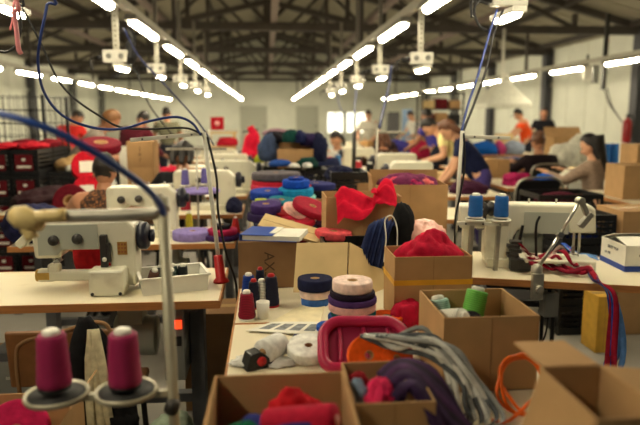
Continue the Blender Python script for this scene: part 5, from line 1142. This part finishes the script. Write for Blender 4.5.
for s in (-1, 1): mb = MB(); mb.box((s*.083, -.205, .8), (.155, .02, 1.52)); d_ = P('door', mb, M['leg'], t); mb = MB(); mb.box((s*.02, -.22, .85), (.012, .02, .1)); P('handle', mb, M['steel'], d_)
# ---- right side
for lb, u, v, Y, nm, rgb, r, sd in (
    ('blue cloth strip on the cutting table, left end', 484, 146, 11.5, 'bin blue', (20, 84, 166), (.33, .2, .1), 151),
    ('pink cloth on the cutting table between blue strip and grey cloth', 500, 146, 11.45, 'orchid', (170, 60, 110), (.1, .12, .1), 152),
    ('grey blue cloth on the cutting table before the man in orange', 514, 145, 11.5, 'grey sky', (136, 146, 164), (.2, .15, .12), 153)):
    p = at(u, v, Y); cloth(lb, (max(p.x, 3.7), p.y, ZT), nm, rgb, (r[0], r[1], r[2]+.06), sd, n=32)
carton('tan open carton on the cutting table left of the man in orange', (at(507, 140, 12.05).x, 12.05, ZT), .4, .3, .28, m=M['card_l'], flaps=(('b', 30, .1),))
for k in range(2): crate('black crate beside the cutting table, %s' % ['lower', 'upper'][k], (at(508, 155, 9.9).x, 9.9, .4*k), .9, .5, .39, group='dark bins before the cutting table')
cloth('blue and white cloth in the upper black crate before the cutting table', (at(508, 155, 9.9).x, 9.9, .62), 'stripe blue', (90, 104, 150), (.36, .18, .12), 154)
t = T('slatted_bin', 'low dark trolley bin with white papers, right of centre', 'bin', (3.12, 7.86, 0)); P('bin_shell', crate_mesh(.75, .5, .70), M['black'], t)
for s in (-1, 1):
    for q in (-1, 1): mb = MB(); mb.cyl((s*.3-.012, q*.18, .03), (s*.3+.012, q*.18, .03), .03); P('wheel', mb, M['dsteel'], t)
carton('tan carton pair front one beside the trolley bin, left', (at(489, 177, 7.1).x, 7.12, ZT), .145, .26, .22, m=M['card'], lid=True, group='small cartons on the right side table')
carton('tan carton right of its twin beside the trolley bin', (at(500.5, 177, 7.1).x, 7.12, ZT), .12, .26, .215, m=M['card'], lid=True, group='small cartons on the right side table')
sewing_table('work_table', 'side table carrying the two small tan cartons', at(470, 177, 7.0).x, at(514, 177, 7.0).x, 6.93, 7.5, motor=False, group='side tables')
for k in range(2): crate('dark bin in front of the tan side table with magenta cloth, %s' % ['lower', 'upper'][k], (2.46, 5.03, .415*k), .55, .4, .41, group='dark bins before the tan side table')
cloth('dark burgundy cloth in the upper dark bin before the tan side table', (2.46, 5.03, .70), 'dark wine', (70, 16, 34), (.2, .15, .08), 171)
cloth('magenta cloth on the tan side table, left of the blue cloth', (2.56, 6.2, ZT), 'magenta cloth', (150, 28, 78), (.14, .12, .09), 155)
cloth('bright blue cloth right of the magenta one on the side table', (2.83, 6.15, ZT), 'bright azure', (40, 98, 200), (.11, .1, .08), 156)
chair('black chair with slatted back before the seated person in black and red', (2.39, 5.60, 0), R(2))
for k in range(2): crate('tall black bin in front of the woman in taupe, %s' % ['lower', 'upper'][k], (2.78, 5.70, .36*k), .5, .34, .35, group='black bins before the woman in taupe')
for lb, u, v, Y, nm, rgb, r, sd in (
    ('large white cloth heap behind the hands of the woman in taupe, left', 563, 158, 7.6, 'bale white', (224, 222, 206), (.22, .22, .24), 157),
    ('large white cloth heap right behind the woman in taupe', 583, 155, 7.7, 'bale white', (224, 222, 206), (.24, .2, .32), 158),
    ('white cloth on the small table under the hands of the woman in taupe', 569, 172, 6.5, 'bale white', (224, 222, 206), (.1, .1, .08), 159)):
    p = at(u, v, Y); cloth(lb, (p.x, p.y, ZT), nm, rgb, r, sd, n=36)
carton('tan carton tipped open behind the white cloth heaps', (at(574, 150, 8.4).x, 8.6, ZT), .55, .3, .42, m=M['card'], flaps=(('b', 25, .15),))
sewing_table('work_table', 'side table under the tipped tan carton', 3.82, 5.0, 8.3, 8.95, motor=False, group='side tables')
t = T('work_lamp', 'small lit work lamp beside the hands of the woman in taupe', 'lamp', (at(572, 166, 6.75).x, 6.75, ZT)); mb = MB(); mb.lathe([(.05, 0), (.05, .012), (.008, .02), (.008, .10)], 16); P('base', mb, M['dsteel'], t)
mb = MB(); mb.lathe([(.03, .14), (.05, .10)], 16, cap=False); P('shade', mb, M['housing'], t); mb = MB(); mb.ell((0, 0, .105), (.035, .035, .03), 12, 8); P('bulb', mb, mat('warm bulb', (255, 214, 140), emit=18), t)
# cartons at the right frame edge
carton('large tan taped carton on the right side table, at the frame edge', (at(627, 190, 5.15).x+.06, 5.2, ZT), .30, .34, .29, m=M['card'], lid=True, rz=R(-4), group='cartons at the right')
carton('tan carton behind the large taped one at the right frame edge', (at(640, 160, 5.6).x, 5.58, ZT), .26, .28, .45, m=M['card'], lid=True, group='cartons at the right')
cloth('grey white machine cover behind the large taped carton', (at(622, 165, 5.55).x-.05, 5.56, ZT), 'cover white', (200, 198, 188), (.09, .09, .17), 161, amp=.12)
for k, u in enumerate((606, 614.5)): cone('blue cone on the white heap table, %s of two behind the woman in taupe' % ['left', 'right'][k], (at(u, 150, 7.9).x, 7.9, ZT), 'sky blue', (42, 112, 196), .36, .06, .05)
sewing_table('work_table', 'side table with two blue cones behind the woman in taupe', 4.1+.72, 5.4, 7.4, 8.2, motor=False, group='side tables')
carton('brown carton stack lower one under the right side table', (3.2, 5.1, 0), .4, .4, .45, m=M['card_d'], lid=True)
cloth('crimson cloth under the right side table beside the brown carton', (3.55, 5.0, 0), 'crimson deep', (186, 22, 54), (.15, .15, .14), 162)
# fire extinguisher, wall boxes, hood
t = T('fire_extinguisher', 'red fire extinguisher hung on the nearest right wall column', 'fire extinguisher', (at(627, 128, 12.85).x, 12.85, at(627, 143, 12.85).z))
mb = MB(); mb.lathe([(.03, 0), (.085, .01), (.09, .04), (.09, .42), (.075, .48), (.03, .52), (.03, .55)], 20); P('cylinder', mb, mat('extinguisher red', (150, 20, 26), rough=.3), t)
mb = MB(); mb.box((0, 0, .575), (.05, .05, .05)); mb.box((.0, -.05, .61), (.03, .14, .02)); P('valve_handle', mb, M['black'], t)
mb = MB(); mb.tube([(.03, 0, .57), (.11, -.02, .55), (.12, -.02, .3), (.11, -.02, .12)], .014); P('hose', mb, M['blackr'], t)
mb = MB(); mb.box((.12, .02, .3), (.08, .03, .05)); P('wall_bracket', mb, M['dsteel'], t)
t = T('switch_cabinet', 'white switch cabinet hung below the outer right lamp rail', 'cabinet', (at(587, 72, 10.6).x, 10.6, at(587, 80, 10.6).z)); mb = MB(); mb.box((0, 0, .12), (.14, .1, .26)); P('case', mb, M['white'], t, bev=.006); mb = MB(); mb.box((.15, 0, .1), (.1, .08, .3)); P('side_case', mb, M['greyp'], t, bev=.004)
mb = MB(); mb.box((.0, 0, .33), (.03, .03, .2)); P('hanger', mb, M['dsteel'], t)
t = T('hanging_conduit', 'dark vertical conduit hanging near the outer right lamps', 'conduit', (at(605, 60, 10.7).x, 10.7, at(605, 88, 10.7).z)); mb = MB(); mb.box((0, 0, .62), (.06, .06, 1.3)); P('tube', mb, M['dsteel'], t)
mb = MB(); mb.tube([(0, -.03, .0), (.1, -.03, -.25), (.3, -.03, -.5)], .012); P('cable', mb, M['blackr'], t)
t = T('extractor_hood', 'white tapered extractor hood hanging above the cutting table', 'hood', (at(501, 108, 12).x, 12, at(501, 108, 12).z))
mb = MB(); mb.lathe([(.62, 0), (.62, .08), (.14, .5), (.12, .5), (.58, .07)], 4, (0, 0, 0), Matrix.Rotation(PI/4, 4, 'Z'), smooth=False, cap=False); P('canopy', mb, mat('hood white', (214, 214, 200), rough=.45), t)
mb = MB(); mb.tube([(.0, 0, .5), (.0, 0, .62), (.12, 0, .6), (.2, 0, .35)], .035); mb.cyl((0, 0, .45), (0, 0, 1.5), .03); P('pipe', mb, M['white'], t)
# ---- cables
def cable(lb, pts, r, m, nm='hanging_cable', cat='cable'):
    o = pts[0]; mb = MB(); mb.tube([p-o for p in pts], r, 8); ob = P(nm, mb, m); ob.location = o; return tag(ob, lb, cat)
blu = plas('cable blue', (26, 52, 120)); navy = plas('cable navy', (30, 40, 84)); blk = M['blackr']
cable('thick blurred blue cable crossing the near left from the frame edge down to the stand', [at(-14, 111, 1.15), at(20, 119, 1.13), at(60, 134, 1.14), at(105, 159, 1.17), at(140, 183, 1.22), at(158, 201, 1.28), at(164, 214, 1.31)], .0068, plas('cable bright blue', (40, 74, 150)))
cable('blue cable dropping from the upper left and looping to the white stand', [Vector((-1.19, 2.35, 2.41)), at(46, -12, 2.3), at(47, 5, 2.3), at(41, 35, 2.3), at(38, 62, 2.35), at(44, 92, 2.4), at(62, 115, 2.45), at(90, 127, 2.5), at(120, 129, 2.52), at(150, 121, 2.55), at(176, 117, 2.58), at(192, 123, 2.6), at(201, 135, 2.61)], .0052, blu)
cable('black cable sagging from the left socket box to the white stand', [at(22, 8, 2.7), at(31, 24, 2.7), at(44, 50, 2.7), at(58, 80, 2.68), at(75, 99, 2.66), at(98, 115, 2.64), at(120, 127, 2.63), at(150, 129, 2.62), at(185, 128, 2.61), at(202, 134, 2.61)], .0045, blk)
cable('thin blue cable slanting from the second left drop to the third table stand', [at(124, 28, 4.6), at(138, 55, 4.6), at(165, 85, 4.5), at(195, 118, 4.4), at(214, 145, 4.3)], .006, navy)
cable('pink cord hanging with a knot at the upper left corner', [Vector((-1.19, 2.5, 2.41)), at(12, -8, 2.4), at(14, 12, 2.4), at(16.5, 30, 2.4), at(18.5, 48, 2.4), at(21, 54, 2.4)], .0085, plas('pink cord', (196, 120, 124)))
cable('short pale pink cord end beside the pink cord', [at(14, 2, 2.42), at(12.5, 20, 2.42), at(10, 30, 2.42)], .004, plas('pink cord', (196, 120, 124)))
cable('black cord drooping from the upper left corner', [at(-8, 49, 2.5), at(6, 52, 2.5), at(17, 44, 2.5), at(21, 24, 2.5), at(18, 5, 2.5), at(19, -8, 2.5), Vector((-1.19, 2.65, 2.41))], .005, blk)
cable('black coiled cord tied on the second left drop', [at(128, 30, 5.3), at(133, 38, 5.3), at(129, 46, 5.3), at(134, 54, 5.3), at(130, 62, 5.3), at(133, 40, 5.28), at(130, 60, 5.28)], .028, blk)
cable('thin black cable below the second left drop', [at(130, 62, 5.35), at(138, 76, 5.3), at(150, 106, 5.2), at(175, 138, 5.1)], .006, blk)
cable('blue cable falling from the front right drop to the blue cone stand', [at(497, 10, 3.2), at(490, 32, 3.1), at(478, 75, 2.95), at(468, 105, 2.85), at(461, 133, 2.73)], .006, blu)
cable('black cable falling beside the blue one to the blue cone stand', [at(503, 10, 3.2), at(494, 34, 3.1), at(486, 70, 2.95), at(474, 104, 2.85), at(462, 134, 2.73)], .006, blk)
cable('black cable curling from the socket box at the top right', [at(488, 4, 3.25), at(478, 2, 3.2), at(474, 12, 3.2), at(479, 25, 3.2), at(487, 31, 3.15)], .007, blk)
cable('blue cable falling from the second right drop', [at(391, 66, 6.0), at(389, 84, 5.9), at(383, 110, 5.6), at(379, 128, 5.3)], .012, navy)
cable('black cable beside the blue one below the second right drop', [at(393, 66, 6.0), at(388, 92, 5.9), at(384, 112, 5.6), at(380, 128, 5.32)], .01, blk)
cable('dark cable falling from the third right drop', [at(357, 84, 8.6), at(355, 105, 8.2), at(354, 126, 7.6)], .012, navy)
cable('thin dark cable falling from the fourth right drop', [at(341, 86, 11.2), at(338, 100, 10.5), at(345, 118, 9.5)], .01, navy)
cable('thin dark wire running down from the conduit to the extinguisher column', [at(607, 88, 10.8), at(612, 106, 11.5), at(622, 122, 12.4)], .012, blk)
for lb, u, v0, v1, Y in (('thin pale pole rising behind the red draped carton', 376, 128, 200, 4.5), ('thin pale pole with dark sleeve in the middle distance', 354, 126, 186, 6.2)):
    a = at(u-1, v1, Y); b = at(u+2, v0, Y); t = thread_stand(lb, (a.x, Y, ZT if Y > 5 else ZT), b.z-ZT, [(b.z-ZT-.03, 0, .22, 0)], M['alu'], .011 if Y > 5 else .009)
    t.rotation_euler = (0, math.atan2(b.x-a.x, b.z-a.z)*.5, 0)
    if Y > 5: mb = MB(); mb.cyl((0, 0, .15), (0, 0, b.z-ZT-.05), .022); P('dark_sleeve', mb, M['dsteel'], t)
st3 = thread_stand('white thread stand on the fourth left table', (-.55, 6.0, ZT), .58, [(.57, -.25, .3, 0)], mat('white tube', (206, 204, 190)), .012)
# ------------------------------------------------------------------ camera, world, exposure
cd = bpy.data.cameras.new('camera'); cam = bpy.data.objects.new('camera', cd); C.objects.link(cam)
cd.sensor_width = 36; cd.lens = 36*FPX/640; cam.location = CAM
cam.rotation_euler = (R(90-PITCH), 0, -R(YAW)); cd.clip_start = .05
cd.dof.use_dof = True; cd.dof.focus_distance = 2.3; cd.dof.aperture_fstop = 1.9
SC.camera = cam
w = bpy.data.worlds.new('world'); SC.world = w; w.use_nodes = True
w.node_tree.nodes['Background'].inputs[0].default_value = (.9, .95, 1, 1); w.node_tree.nodes['Background'].inputs[1].default_value = .06
SC.view_settings.view_transform = 'Standard'; SC.view_settings.look = 'None'; SC.view_settings.exposure = -0.12; SC.view_settings.gamma = 1
SC.view_settings.use_curve_mapping = False
